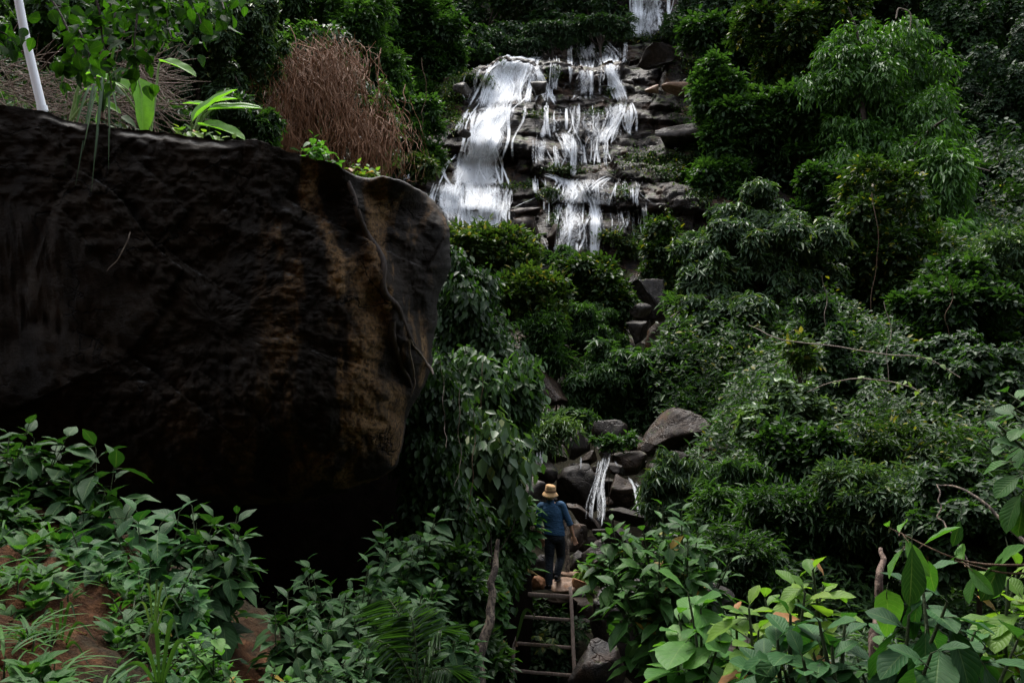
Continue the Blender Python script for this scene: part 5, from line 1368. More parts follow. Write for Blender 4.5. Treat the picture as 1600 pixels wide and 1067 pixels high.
# ferns and palm frond
def frond_plant(name, label, cat, base, ends, leaf_px, mat, n=22, seed=0, arch=0.25):
    rng = np.random.default_rng(seed)
    b = at(*base); e = empty(name, b, label, cat)
    for i, en in enumerate(ends):
        t = at(*en[:3]); k = mpp(en[2])
        L = np.linalg.norm(t - b)
        Q = catmull([b, b * 0.6 + t * 0.4 + np.array([0, 0, arch * L]), b * .2 + t * .8 + np.array([0, 0, arch * .6 * L]), t], 8)
        sp = tube(Q, np.linspace(0.006, 0.002, len(Q)), 5, 1, 0, 0, False)
        f = obj('frond', mesh_np('frond', sp[0], sp[1]), M['stem_green'], e)
        s = np.linspace(0.12, 1, n); idx = s * (len(Q) - 1)
        pos = np.stack([np.interp(idx, np.arange(len(Q)), Q[:, c]) for c in range(3)], 1)
        T = nrm(np.gradient(pos, axis=0)); S = nrm(np.cross(T, np.array([0, -.2, 1.0])))
        P = np.concatenate([pos, pos]); D = np.concatenate([T * 0.8 + S, T * 0.8 - S]) + np.array([0, 0, -0.35]) + 0.06 * rng.normal(size=(2 * n, 3))
        sz = np.sin(np.clip(s * 0.85 + 0.12, 0, 1) * pi) ** 0.6 * leaf_px * k
        V, F, uv = leaves('frond' if leaf_px > 30 else 'narrow', P, D, np.tile([0, -.3, 1.0], (2 * n, 1)), np.concatenate([sz, sz]) + 0.003)
        o = obj('leaflets', mesh_np('leaflets', V, F, smooth=False), M[mat], e)
    return e
frond_plant('palm_seedling', 'dark feathered palm seedling at the bottom, left of the dead trunk', 'palm', (655, 1090, 5.6), [(600, 935, 5.8), (690, 985, 5.5), (640, 960, 5.6), (570, 1000, 5.5), (705, 1050, 5.4)], 62, 'dark', 20, 1)
frond_plant('fern_clump', 'bright fern seen between the lower ladder rungs', 'fern', (852, 1010, 14.6), [(835, 995, 14.4), (868, 1002, 14.3), (850, 985, 14.6), (878, 1018, 14.4), (840, 1020, 14.4)], 11, 'yellowgreen', 14, 2)
frond_plant('fern_clump', 'dark fern right of the ladder behind the right rail', 'fern', (895, 990, 15.0), [(915, 975, 14.8), (912, 995, 14.7), (880, 985, 14.8), (925, 1010, 14.7)], 12, 'dark', 14, 3)
frond_plant('fern_clump', 'fern hanging in the vine curtain right of the giant boulder', 'fern', (705, 560, 14), [(735, 580, 13.8), (715, 600, 13.8), (740, 545, 13.8)], 16, 'mid', 18, 4)
frond_plant('fern_clump', 'fern tuft low in the shaded vine curtain', 'fern', (660, 840, 8.0), [(625, 860, 7.8), (640, 885, 7.8), (690, 870, 7.8)], 18, 'dark', 18, 5)

# ------------------------------------------------------------------ things on top of the giant boulder
# white pole
pb, ptop = at(68, 178, 9.6), at(18, -60, 9.3)
e = empty('white_pole', pb, 'white plastic pole leaning left on top of the giant boulder', 'pole')
g = NG('white_plastic'); geo = g.n('ShaderNodeNewGeometry'); n_ = g.noise(geo.outputs['Position'], 6, 5, 0.7)
M['pvc'] = g.finish(g.bsdf(g.mix(g.mapr(n_, 0.55, 0.8, 0, 0.5), (0.78, 0.8, 0.82), (0.4, 0.38, 0.33)), 0.4))
V, F, _ = tube([pb - (ptop - pb) * 0.03, pb * .5 + ptop * .5 + np.array([-0.02, 0, 0.0]), ptop], [0.048, 0.046, 0.044], 20, 8)
obj('pipe', mesh_np('pipe', V, F), M['pvc'], e)
V, F, _ = tube([pb * .985 + ptop * .015 - (ptop - pb) * 0.0, pb * .95 + ptop * .05], [0.056, 0.056], 20, 1)
obj('collar', mesh_np('collar', V, F), M['pvc'], e)

def big_leaf_plant(name, label, base, items, mat, cat='banana plant'):
    b = at(*base); e = empty(name, b, label, cat)
    for (px, py, Y, L, dx, dz, dy, tm, ux) in items:
        P = at(px, py, Y); d = nrm(np.array([dx, dy, dz], float))
        P = P + np.array([0, 0, 0.07]); L = L * 1.25
        V, F, uv = leaves(tm, P[None], d[None], np.array([[ux, -0.55, 0.75]]), L * mpp(Y))
        l = obj('leaf', mesh_np('leaf', V, F, uv=uv), M[mat], e)
        st = tube([b, b * .4 + P * .6 + np.array([0, 0, 0.03]), P, P + d * L * mpp(Y) * 0.4], [0.02, 0.016, 0.01, 0.004], 8, 5)
        obj('stalk', mesh_np('stalk', st[0], st[1]), M['stem_pale'], e)
M['stem_pale'] = bark_mat('stem_pale', (0.10, 0.16, 0.04), (0.2, 0.28, 0.09), 2)
big_leaf_plant('banana_plant', 'banana plant with a rolled pale leaf on the top edge of the giant boulder', (300, 215, 10.4),
    [(322, 182, 10.4, 74, 1, 0.1, -0.1, 'bananaroll', 0.1), (300, 200, 10.3, 72, 0.55, 0.75, 0, 'banana', -0.3), (310, 205, 10.2, 68, 1, -0.15, -0.3, 'banana', 0.2), (330, 178, 10.5, 40, -0.8, 0.35, 0, 'banana', 0.4), (318, 175, 10.6, 44, 0.9, 0.6, 0.2, 'banana', -0.2)], 'banana')
big_leaf_plant('banana_plant', 'banana plant with a hanging torn leaf, left of the rolled pale leaf', (235, 210, 10.6),
    [(250, 105, 10.8, 56, 1, -0.25, -0.3, 'banana', 0.2), (215, 130, 10.5, 78, 0.35, -1, -0.2, 'banana', 0.6), (200, 150, 10.5, 60, -0.7, 0.5, 0, 'banana', 0.1), (185, 145, 10.4, 56, -0.6, -0.8, -0.2, 'banana', -0.5)], 'banana')
big_leaf_plant('banana_plant', 'young banana plant with split leaves right of the white pole', (110, 190, 10.6),
    [(130, 150, 10.6, 40, 0.9, 0.1, 0, 'banana', 0.1), (122, 140, 10.6, 44, -0.1, 1, 0, 'banana', 0.5), (128, 128, 10.7, 40, 1, 0.5, 0, 'banana', 0.1), (140, 165, 10.5, 46, 1, -0.25, -0.2, 'banana', 0.1)], 'banana')
near_plant('leafy_shrub', 'light trailing plant on top of the giant boulder, by the rolled banana leaf', 'shrub', (300, 225, 9.6), [(320, 208, 8.6), (345, 212, 8.6), (365, 218, 8.5), (335, 220, 8.4), (300, 205, 8.8), (280, 200, 8.9)], 'ovate', 'big_fresh', 81, 18, 7, 0.004)
near_plant('leafy_shrub', 'small sapling standing on the sloping top edge of the giant boulder', 'shrub', (500, 262, 8.6), [(490, 212, 8.6), (486, 235, 8.5), (505, 238, 8.5), (478, 240, 8.6), (515, 250, 8.5), (530, 252, 8.5)], 'ovate', 'big_pale', 82, 15, 7, 0.004, along=3)
near_plant('leafy_shrub', 'pale sprig in the notch on top of the giant boulder', 'shrub', (575, 284, 8.5), [(560, 256, 8.5), (575, 262, 8.4), (588, 268, 8.4), (568, 270, 8.4), (548, 262, 8.5)], 'ovate', 'big_fresh', 83, 14, 7, 0.004, along=3)
near_plant('leafy_shrub', 'dark trailing creeper over the top left edge of the giant boulder', 'shrub', (30, 190, 8.2), [(20, 200, 7.9), (45, 215, 7.8), (60, 235, 7.8), (0, 190, 7.9), (75, 205, 7.9), (55, 245, 7.8), (10, 225, 7.8)], 'ovate', 'big_dark', 84, 18, 6, 0.003, along=2)

def blades(name, label, cat, base, ends, mat, width=1.0):
    b = at(*base); e = empty(name, b, label, cat)
    parts = []
    for i, (px, py, Y) in enumerate(ends):
        t = at(px, py, Y); L = np.linalg.norm(t - b)
        hi = b * .55 + t * .45; hi[2] = max(b[2], t[2]) + 0.22 * L
        Q = catmull([b, hi, t], 10); n = len(Q)
        T = nrm(np.gradient(Q, axis=0)); S = nrm(np.cross(T, np.array([0.2, 1, 0.2])))
        wd = 0.016 * width * np.sin(np.linspace(0.35, pi, n))[:, None] + 0.001
        V = np.stack([Q - S * wd, Q + np.array([0, 0.004, 0]), Q + S * wd], 1).reshape(-1, 3)
        uv = np.tile([[0, .5], [.5, .5], [1, .5]], (n, 1))
        parts.append((V, grid_faces(3, n), uv))
    V, F, uv = join(parts)
    obj('blades', mesh_np('blades', V, F, uv=uv), M[mat], e)
    obj('root_crown', mesh_np('root_crown', *tube([b - np.array([0, 0, .05]), b + np.array([0, 0, .03])], [.03, .015], 8, 1)[:2]), M['twig'], e)
blades('grass_tuft', 'long grass blades arching down over the top left of the giant boulder', 'grass', (160, 178, 8.0),
       [(100, 262, 7.6), (118, 290, 7.5), (150, 245, 7.5), (143, 300, 7.4), (172, 210, 7.5), (185, 180, 7.5), (130, 235, 7.5), (195, 80, 7.6), (215, 120, 7.6), (170, 265, 7.5)], 'mid', 0.9)
blades('grass_tuft', 'single grass tuft at the bottom left on the orange soil', 'grass', (90, 1040, 3.7), [(30, 1010, 3.6), (60, 975, 3.6), (120, 970, 3.6), (150, 1000, 3.6), (40, 1050, 3.5), (140, 1040, 3.5), (95, 960, 3.7)], 'mid', 0.35)
blades('grass_tuft', 'grass tuft with dry blades in the middle of the near bank', 'grass', (240, 1000, 3.9), [(200, 960, 3.8), (262, 935, 3.8), (285, 955, 3.8), (215, 935, 3.8), (245, 925, 3.9)], 'pale', 0.3)
blades('grass_tuft', 'green grass tuft at the bottom edge by the pale young shrub', 'grass', (250, 1080, 3.4), [(190, 1030, 3.3), (225, 1000, 3.3), (280, 1000, 3.3), (310, 1030, 3.3), (170, 1060, 3.3)], 'mid', 0.5)
blades('grass_tuft', 'yellow green blade leaning across the left ladder rail', 'grass', (806, 1004, 13.9), [(838, 965, 13.9)], 'yellowgreen', 1.6)

# ------------------------------------------------------------------ branch overhanging the camera at the top left
def overhang():
    rng = np.random.default_rng(12)
    b = at(-200, -180, 5.0)
    e = empty('overhanging_branch', b, 'dark leafy branch hanging across the top left corner close to the camera', 'branch')
    tw, P, D, U, S = [], [], [], [], []
    runs = [[(-200, -180, 5), (0, -60, 4.8), (80, 0, 4.7), (120, 90, 4.6), (100, 110, 4.6)], [(-200, -180, 5), (60, -90, 4.8), (200, -10, 4.7), (210, 70, 4.6), (215, 120, 4.6)],
            [(-200, -180, 5), (100, -90, 4.8), (260, -40, 4.7), (300, 0, 4.6), (318, 50, 4.5)], [(-200, -100, 5), (-80, -20, 4.9), (-30, 40, 4.8), (0, 50, 4.7), (20, 60, 4.7)],
            [(100, -90, 4.8), (150, 0, 4.7), (160, 60, 4.7), (175, 140, 4.6)], [(200, -60, 4.8), (250, 0, 4.7), (262, 40, 4.7), (268, 60, 4.6)], [(300, -60, 4.8), (340, -10, 4.7), (352, 20, 4.6)], [(100, -60, 5.4), (180, 20, 5.4), (120, 60, 5.3)], [(40, -60, 5.4), (110, 30, 5.4), (130, 60, 5.2), (150, 120, 5.2)]]
    for r_ in runs:
        Q = catmull([at(*p) for p in r_], 8)
        tw.append(tube(Q, np.linspace(0.012, 0.003, len(Q)), 6, 1, 0, 0, False))
        for q in Q[6:]:
            for _ in range(3):
                P.append(q + rng.normal(size=3) * 0.05); D.append(np.array([0, 0, -0.8]) + 0.75 * rng.normal(size=3)); U.append(np.array([0, -0.6, 0.6]) + 0.8 * rng.normal(size=3)); S.append(rng.uniform(0.05, 0.10))
    V, F, uv = leaves('ovate', np.array(P), np.array(D), np.array(U), np.array(S), rng.uniform(.9, 1.4, len(P)))
    obj('leaves', mesh_np('leaves', V, F, uv=uv), M['backlit'], e)
    V, F, _ = join(tw); obj('twigs', mesh_np('twigs', V, F), M['bark'], e)
M['backlit'] = leaf_mat('leaf_backlit', [(0.02, 0.045, 0.014), (0.03, 0.065, 0.02)], 0.5, 0.45, tcol=(1.7, 2.2, 0.4), veins=True, vein_c=0.2)
overhang()

# ------------------------------------------------------------------ bare branches and trunks
def limb(name, label, cat, pts, R, mat, leaves_=None, wob=0.02, n=8):
    Q = np.array([at(*p) for p in pts]); b = Q[0]
    e = empty(name, b, label, cat)
    V, F, _ = tube(Q, R, n, 8, wob, len(label))
    obj('wood', mesh_np('wood', V, F), M[mat], e)
    if leaves_:
        sz, nn, lm = leaves_
        rng = np.random.default_rng(len(label)); C = catmull(Q, 8)
        P = C[rng.integers(len(C) // 4, len(C), nn)]
        V, F, uv = leaves('ovate', P, rng.normal(size=(nn, 3)) + np.array([0, 0, -.5]), rng.normal(size=(nn, 3)) * .5 + np.array([0, -.7, .7]), sz)
        obj('leaves', mesh_np('leaves', V, F, uv=uv), M[lm], e)
    return e
limb('dead_tree', 'dead slim trunk with flaking pale bark left of the ladder', 'trunk', [(748, 1090, 8.8), (752, 1010, 8.9), (768, 960, 9.0), (770, 900, 9.1), (776, 842, 9.2)], [0.06, 0.05, 0.042, 0.035, 0.018], 'bark_flake', wob=0.025, n=12)
limb('vine', 'arching thin vine crossing the right slope, upper one', 'vine', [(1170, 508, 14), (1220, 530, 13.6), (1300, 541, 13.2), (1380, 553, 12.8), (1450, 560, 12.6), (1500, 590, 12.4)], [0.006, 0.009, 0.009, 0.009, 0.009, 0.007], 'bark_pale', (0.11, 8, 'pale2'))
limb('vine', 'arching thin vine crossing the right slope, lower one', 'vine', [(1262, 612, 13), (1300, 598, 12.8), (1340, 592, 12.6), (1400, 598, 12.4), (1440, 612, 12.2)], [0.006, 0.009, 0.009, 0.009, 0.007], 'bark_pale', (0.11, 12, 'pale2'))
limb('bare_branch', 'pale lichen spotted branch coming down from the right edge', 'branch', [(1640, 880, 5.0), (1590, 838, 5.1), (1560, 808, 5.2), (1530, 778, 5.3), (1490, 760, 5.5), (1462, 757, 5.6)], [0.013, 0.012, 0.010, 0.008, 0.006, 0.003], 'bark_flake')
limb('bare_branch', 'thin pale twig hanging in zigzag behind the cupped leaves', 'branch', [(1464, 757, 5.7), (1470, 790, 5.6), (1466, 805, 5.6), (1485, 830, 5.5), (1500, 860, 5.5), (1528, 902, 5.4)], [0.004, 0.005, 0.005, 0.005, 0.005, 0.004], 'bark_flake')
limb('young_trunk', 'brown young trunk rising behind the heart shaped leaf', 'trunk', [(1370, 1120, 4.2), (1368, 1000, 4.2), (1370, 950, 4.3), (1374, 900, 4.3), (1378, 855, 4.5)], [0.024, 0.023, 0.021, 0.018, 0.010], 'bark_flake2', wob=0.015)
limb('tree_trunk', 'slim pale trunk showing through the yellow flecked tree', 'trunk', [(1374, 480, 28.0), (1370, 400, 27.6), (1365, 310, 28.0), (1362, 280, 28.6)], [0.12, 0.11, 0.09, 0.07], 'bark_pale')
limb('bare_branch', 'bare arched twig above the crown of the vine hung tree', 'branch', [(1400, 30, 34), (1405, 14, 34), (1422, 22, 34), (1422, 48, 34)], [0.03, 0.03, 0.03, 0.02], 'bark_pale')
limb('wooden_post', 'pale weathered post standing right behind the walker', 'post', [(886, 905, 15.9), (887, 870, 15.9), (884, 845, 15.95), (886, 812, 16.0)], [0.045, 0.04, 0.04, 0.035], 'bark_flake', wob=0.03, n=10)

tree('climbing_vine', 'dark leaves behind the rungs of the ladder', 'vine', [(850, 1010, 50, 60), (850, 1080, 50, 40), (850, 960, 44, 16)], 15.3, 'alt', 'oval', 12, 'deep', 420, 5, rad=0.015, nl=14)
# ------------------------------------------------------------------ wooden ladder
LB = at(850, 1000, 14.4)
lad = empty('wooden_ladder', at(850, 1080, 14.2), 'weathered wooden ladder leading up to the stones where the walker stands', 'ladder')
g = NG('old_wood'); geo = g.n('ShaderNodeNewGeometry')
n_ = g.noise(g.scalev(geo.outputs['Position'], (30, 30, 4)), 1.5, 6, 0.65, 0.8); n2 = g.noise(geo.outputs['Position'], 5, 4)
M['wood'] = g.finish(g.bsdf(g.mix(g.mapr(n2, 0.4, 0.7, 0, 0.6), g.ramp(n_, [(0.3, (0.08, 0.055, 0.042)), (0.55, (0.19, 0.14, 0.11)), (0.75, (0.3, 0.23, 0.19))]), (0.14, 0.115, 0.095)), 0.75, g.bump(n_, 0.6, 0.01), 0.3))
def beam(a, b, w, d, seed):
    """a rough sawn board from a to b; w across, d deep"""
    a, b = np.array(a), np.array(b)
    n = 14; t = np.linspace(0, 1, n)[:, None]
    Q = a * (1 - t) + b * t
    Q = Q + 0.006 * np.stack([vnoise(t[:, 0] * 5, seed, 0.5, seed), 0 * t[:, 0], vnoise(t[:, 0] * 5, seed, 3.5, seed)], 1)
    T = nrm(b - a); Xa = nrm(np.cross(T, np.array([0, 1, 0.001]))); Ya = np.cross(T, Xa)
    c = [(-1, -.8), (-.85, -1), (.85, -1), (1, -.8), (1, .8), (.85, 1), (-.85, 1), (-1, .8)]
    V = np.concatenate([q + np.array([Xa * p * w / 2 + Ya * r * d / 2 for p, r in c]) for q in Q])
    i = np.arange(n - 1)[:, None] * 8; j = np.arange(8)[None]
    F = np.stack([i + j, i + (j + 1) % 8, i + 8 + (j + 1) % 8, i + 8 + j], -1).reshape(-1, 4)
    m = (n - 1) * 8
    F2 = np.array([[0, 7, 6, 1], [1, 6, 5, 2], [2, 5, 4, 3], [m, m + 1, m + 6, m + 7], [m + 1, m + 2, m + 5, m + 6], [m + 2, m + 3, m + 4, m + 5]])
    return V, np.concatenate([F, F2])
for nm, a, b, w, d in [('side_rail', at(796, 1180, 13.9), at(806, 922, 14.75), .056, .05), ('side_rail', at(904, 1180, 13.9), at(891, 917, 14.75), .056, .05),
                       ('rung', at(797, 926, 14.78), at(893, 933, 14.78), .07, .035), ('rung', at(803, 962, 14.62), at(893, 968, 14.62), .05, .035),
                       ('rung', at(801, 1004, 14.5), at(894, 1012, 14.5), .05, .035), ('rung', at(798, 1047, 14.36), at(897, 1055, 14.36), .05, .035), ('rung', at(797, 1090, 14.2), at(899, 1098, 14.2), .05, .035)]:
    V, F = beam(a, b, w, d, int(w * 1000) + len(nm) + int(a[2] * 50))
    obj(nm, mesh_np(nm, V, F, smooth=False), M['wood'], lad)

# ------------------------------------------------------------------ the walker
PB = at(856, 921, 15.0)
man = empty('person', PB, 'walker seen from behind in navy shirt, black trousers and tan bucket hat on the stones', 'person')
def loft(P, rx, ry, n=20, ref=(0, 1, 0)):
    """closed elliptical loft; rx across, ry along ref"""
    P = np.asarray(P, float); m = len(P)
    T = nrm(np.gradient(P, axis=0)); R = np.asarray(ref, float)
    A = nrm(np.cross(T, R)); B = np.cross(A, T)
    rx = np.broadcast_to(np.asarray(rx, float), (m,)); ry = np.broadcast_to(np.asarray(ry, float), (m,))
    ang = np.linspace(0, 2 * pi, n, endpoint=False)
    V = P[:, None] + A[:, None] * (np.cos(ang)[None, :, None] * rx[:, None, None]) + B[:, None] * (np.sin(ang)[None, :, None] * ry[:, None, None])
    V = np.concatenate([V.reshape(-1, 3), P[:1], P[-1:]])
    i = np.arange(m - 1)[:, None] * n; j = np.arange(n)[None]
    F = np.stack([i + j, i + (j + 1) % n, i + n + (j + 1) % n, i + n + j], -1).reshape(-1, 4)
    F = np.concatenate([F[:, [0, 1, 2]], F[:, [0, 2, 3]]])
    jj = np.arange(n); a = m * n; o = (m - 1) * n
    F = np.concatenate([F, np.stack([np.full(n, a), (jj + 1) % n, jj], -1), np.stack([np.full(n, a + 1), o + jj, o + (jj + 1) % n], -1)])
    return V, F
def sm(P, *rs, k=5):
    """smooth a path and its radii together"""
    M_ = np.column_stack([P] + [np.broadcast_to(r, (len(P),)) for r in rs])
    Q = catmull(M_, k)
    return [Q[:, :3]] + [Q[:, 3 + i] for i in range(len(rs))]
def blob(c, r, rot=0):
    V, F = ico(3); return V * np.array(r) + np.array(c), F
def fuse(name, parts, mat, vox, smooth=4, disp=None):
    V, F, _ = join(parts)
    o = obj(name, mesh_np(name, V, F), mat, man, local=True)
    m = o.modifiers.new('fuse', 'REMESH'); m.mode = 'VOXEL'; m.voxel_size = vox; m.use_smooth_shade = True
    s_ = o.modifiers.new('soft', 'SMOOTH'); s_.factor = 0.5; s_.iterations = smooth
    return o
# joints (local metres; x right, y away from the camera, z up)
SL, SR = (-0.115, 0.03, 1.40), (0.245, -0.01, 1.425)
EL_, ER = (-0.165, 0.02, 1.10), (0.375, -0.02, 1.13)
WL_, WR = (-0.105, 0.14, 0.85), (0.445, 0.02, 0.90)
HL, HR = (0.045, 0.0, 0.90), (0.205, 0.0, 0.905)
KL, KR = (0.03, 0.02, 0.50), (0.235, 0.16, 0.53)
AL, AR = (0.015, -0.04, 0.09), (0.155, 0.06, 0.235)
NK = (0.055, 0.0, 1.485)
HD = (0.05, 0.02, 1.635)
def skin_mat(name, col):
    g = NG(name); b = g.n('ShaderNodeBsdfPrincipled')
    b.inputs['Base Color'].default_value = (*col, 1); b.inputs['Roughness'].default_value = 0.5
    b.inputs['Subsurface Weight'].default_value = 0.1; b.inputs['Subsurface Radius'].default_value = (0.02, 0.008, 0.004); b.inputs['Subsurface Scale'].default_value = 0.2
    return g.finish(b.outputs[0])
def cloth_mat(name, a, b_, sc=14, rough=0.8):
    g = NG(name); tc = g.n('ShaderNodeTexCoord'); v = tc.outputs['Object']
    n = g.noise(v, sc, 5, 0.6, 1.2); wv = g.noise(g.scalev(v, (1, 1, 3.0)), sc * 0.7, 3, 0.5, 1.6)
    h = g.math('ADD', g.math('MULTIPLY', n, 0.4), wv)
    return g.finish(g.bsdf(g.mix(n, a, b_), rough, g.bump(h, 0.9, 0.025), 0.25))
M['skin'] = skin_mat('skin', (0.42, 0.23, 0.14))
M['shirt'] = cloth_mat('navy_shirt', (0.013, 0.045, 0.095), (0.028, 0.08, 0.15))
M['trouser'] = cloth_mat('black_trousers', (0.006, 0.009, 0.013), (0.012, 0.017, 0.024))
M['hat'] = cloth_mat('tan_hat', (0.42, 0.25, 0.11), (0.55, 0.35, 0.17), 30)
M['hatband'] = cloth_mat('brown_band', (0.10, 0.05, 0.025), (0.18, 0.10, 0.05), 30)
M['hair'] = cloth_mat('black_hair', (0.008, 0.006, 0.005), (0.016, 0.012, 0.01), 60, 0.5)
M['shoe'] = cloth_mat('dark_shoe', (0.006, 0.006, 0.007), (0.015, 0.014, 0.014), 20, 0.5)
M['sole'] = cloth_mat('shoe_sole', (0.03, 0.028, 0.026), (0.05, 0.045, 0.04), 20, 0.7)
def hand(wr, fw, side, thumb_side):
    """palm and five bent fingers hanging from the wrist: fw points down the palm"""
    wr = np.array(wr); f = nrm(np.array(fw, float)); x = nrm(np.cross(f, np.array([0, 1, 0.0]))) * thumb_side; y = np.cross(x, f)
    if y[1] > 0: y = -y
    L = lambda a, b, c: wr + x * a + f * b + y * c
    P, rx, ry = sm(np.array([L(0, -.03, 0), L(0, 0, 0), L(0.002, .035, 0), L(0.0, .07, 0), L(-0.002, .092, -.002)]), np.array([.024, .025, .036, .041, .034]), np.array([.019, .017, .016, .014, .010]))
    parts = [loft(P, rx, ry, 16)]
    for i, (a, ln) in enumerate([(0.030, .070), (0.010, .078), (-0.010, .072), (-0.029, .056)]):
        sp = a * 0.25
        pts = np.array([L(a * .85, .07, 0), L(a, .088, -.001), L(a + sp * .4, .088 + ln * .42, .006), L(a + sp * .7, .088 + ln * .75, .019), L(a + sp * .8, .088 + ln * .96, .033)])
        P, r = sm(pts, np.array([.0085, .0092, .0085, .0078, .0062]))[:2]
        parts.append(loft(P, r, r, 10))
    pts = np.array([L(.022, .012, 0.002), L(.044, .035, .008), L(.056, .062, .015), L(.056, .088, .021)])
    P, r = sm(pts, np.array([.014, .0125, .0105, .0075]))[:2]
    parts.append(loft(P, r, r, 10))
    return parts
body = []
A = np.array
P, a, b = sm(A([(0.12, 0.0, 0.86), (0.125, 0, .95), (0.105, 0, 1.12), (0.08, 0, 1.30), (0.065, 0, 1.42), NK]), A([.14, .14, .12, .145, .12, .055]), A([.09, .09, .08, .09, .065, .05]))
body.append(loft(P, a, b))
P, a, b = sm(A([(0.06, -0.005, 1.43), NK, (0.055, 0.012, 1.56), (0.052, 0.02, 1.60)]), A([.062, .056, .054, .056]), A([.06, .056, .056, .06])); body.append(loft(P, a, b))
# head: cranium, face, nose, lips, ears, tilted a little up
body.append(blob((0.05, 0.02, 1.655), (.076, .093, .098)))
body.append(blob((0.052, 0.055, 1.605), (.058, .062, .075)))
body.append(blob((0.052, 0.112, 1.575), (.026, .02, .02)))
P, r = sm(A([(0.051, .108, 1.66), (0.051, .124, 1.64), (0.051, .137, 1.618), (0.051, .118, 1.607)]), A([.009, .011, .014, .010]))[:2]; body.append(loft(P, r, r, 8))
body.append(blob((0.052, 0.113, 1.592), (.024, .010, .0045))); body.append(blob((0.052, 0.111, 1.583), (.021, .010, .0055)))
for sx_ in (-1, 1):
    body.append(blob((0.05 + sx_ * .077, 0.018, 1.632), (.009, .019, .032)))
    body.append(blob((0.05 + sx_ * .032, 0.100, 1.662), (.026, .012, .008)))
for S_, E_, W_ in ((SL, EL_, WL_), (SR, ER, WR)):
    P, r = sm(A([A(S_) * .7 + A((.065, 0, 1.40)) * .3, S_, A(S_) * .5 + A(E_) * .5, E_, A(E_) * .6 + A(W_) * .4, W_]), A([.035, .044, .042, .038, .036, .024]))[:2]
    body.append(loft(P, r, r, 14))
for H_, K_, A_, fy in ((HL, KL, AL, 0.0), (HR, KR, AR, 0.0)):
    P, r = sm(A([H_, A(H_) * .5 + A(K_) * .5, K_, A(K_) * .7 + A(A_) * .3 + A([0, -.012, 0]), A(K_) * .3 + A(A_) * .7, A_]), A([.08, .068, .048, .045, .036, .034]))[:2]
    body.append(loft(P, r, r, 14))
    body.append(blob(A(A_) + A([0, .05, -.045]), (.036, .10, .03)))
body += hand(WR, A(WR) - A(ER) + A([0.02, 0.02, -0.05]), 1, -1)
body += hand(WL_, A(WL_) - A(EL_) + A([0.0, 0, -0.1]), -1, 1)
fuse('body', body, M['skin'], 0.0055, 3)
# eyes
for sx_ in (-1, 1):
    ev, ef = blob((0.05 + sx_ * .031, 0.104, 1.651), (.012, .010, .009)); obj('eye', mesh_np('eye', ev, ef), M['hatband'], man, local=True)
# shirt
sh = []
P, a, b = sm(A([(0.118, -0.005, 0.915), (0.12, -0.005, .96), (0.108, 0, 1.12), (0.082, 0, 1.27), (0.066, 0, 1.39), (0.06, 0, 1.455)]), A([.183, .18, .168, .186, .17, .085]), A([.125, .125, .118, .128, .108, .075]))
sh.append(loft(P, a, b, 28))
P, a, b = sm(A([(0.058, -.004, 1.44), (0.056, 0.0, 1.475), (0.055, 0.004, 1.515)]), A([.085, .068, .066]), A([.075, .064, .064])); sh.append(loft(P, a, b, 24))
for S_, E_, W_ in ((SL, EL_, WL_), (SR, ER, WR)):
    cuff = A(E_) * .86 + A(W_) * .14
    P, r = sm(A([A(S_) * .55 + A((.065, 0, 1.40)) * .45, A(S_), A(S_) * .5 + A(E_) * .5, A(E_), cuff]), A([.075, .07, .062, .056, .054]))[:2]
    sh.append(loft(P, r, r, 18))
    P = A([A(E_) * .9 + A(W_) * .10, A(E_) * .8 + A(W_) * .2]); sh.append(loft(np.linspace(P[0], P[1], 4), .060, .060, 18))
for zf, cx_, hw, ang in [(1.02, .13, .16, .1), (1.07, .10, .165, -.12), (1.13, .12, .15, .15), (1.20, .08, .14, -.2), (.985, .12, .175, -.05)]:
    t = np.linspace(-1, 1, 9)[:, None]
    P = np.hstack([cx_ + t * hw * .9, -0.112 * np.sqrt(np.clip(1 - (t * .86) ** 2, 0, 1)) , zf + t * ang * .25 + .012 * np.sin(t * 4)])
    sh.append(loft(P, .011, .013, 8, (0, 0, 1)))
fuse('shirt', sh, M['shirt'], 0.009, 3)
# trousers
tr_ = []
P, a, b = sm(A([(0.12, 0, .97), (0.122, 0, .92), (0.125, 0, .86), (0.125, 0.005, .80)]), A([.158, .168, .170, .14]), A([.108, .118, .12, .10])); tr_.append(loft(P, a, b, 24))
for H_, K_, A_ in ((HL, KL, AL), (HR, KR, AR)):
    P, r = sm(A([A(H_) + A([0, 0, -.02]), A(H_) * .5 + A(K_) * .5, K_, A(K_) * .5 + A(A_) * .5 + A([0, -.02, 0]), A(A_) + A([0, -0.01, .0])]), A([.094, .090, .074, .068, .060]))[:2]
    tr_.append(loft(P, r, r, 18))
    for q in (0.04, .09, .15):
        c = A(A_) * (1 - q) + A(K_) * q; tr_.append(loft(np.linspace(c, c + A([0.006, 0, .02]), 3), .066, .066, 16))
    kk = A(K_); tr_.append(loft(np.linspace(kk + A([-.05, -.05, -.05]), kk + A([.05, -.05, -.03]), 4), .016, .016, 8, (0, 0, 1)))
fuse('trousers', tr_, M['trouser'], 0.009, 3)
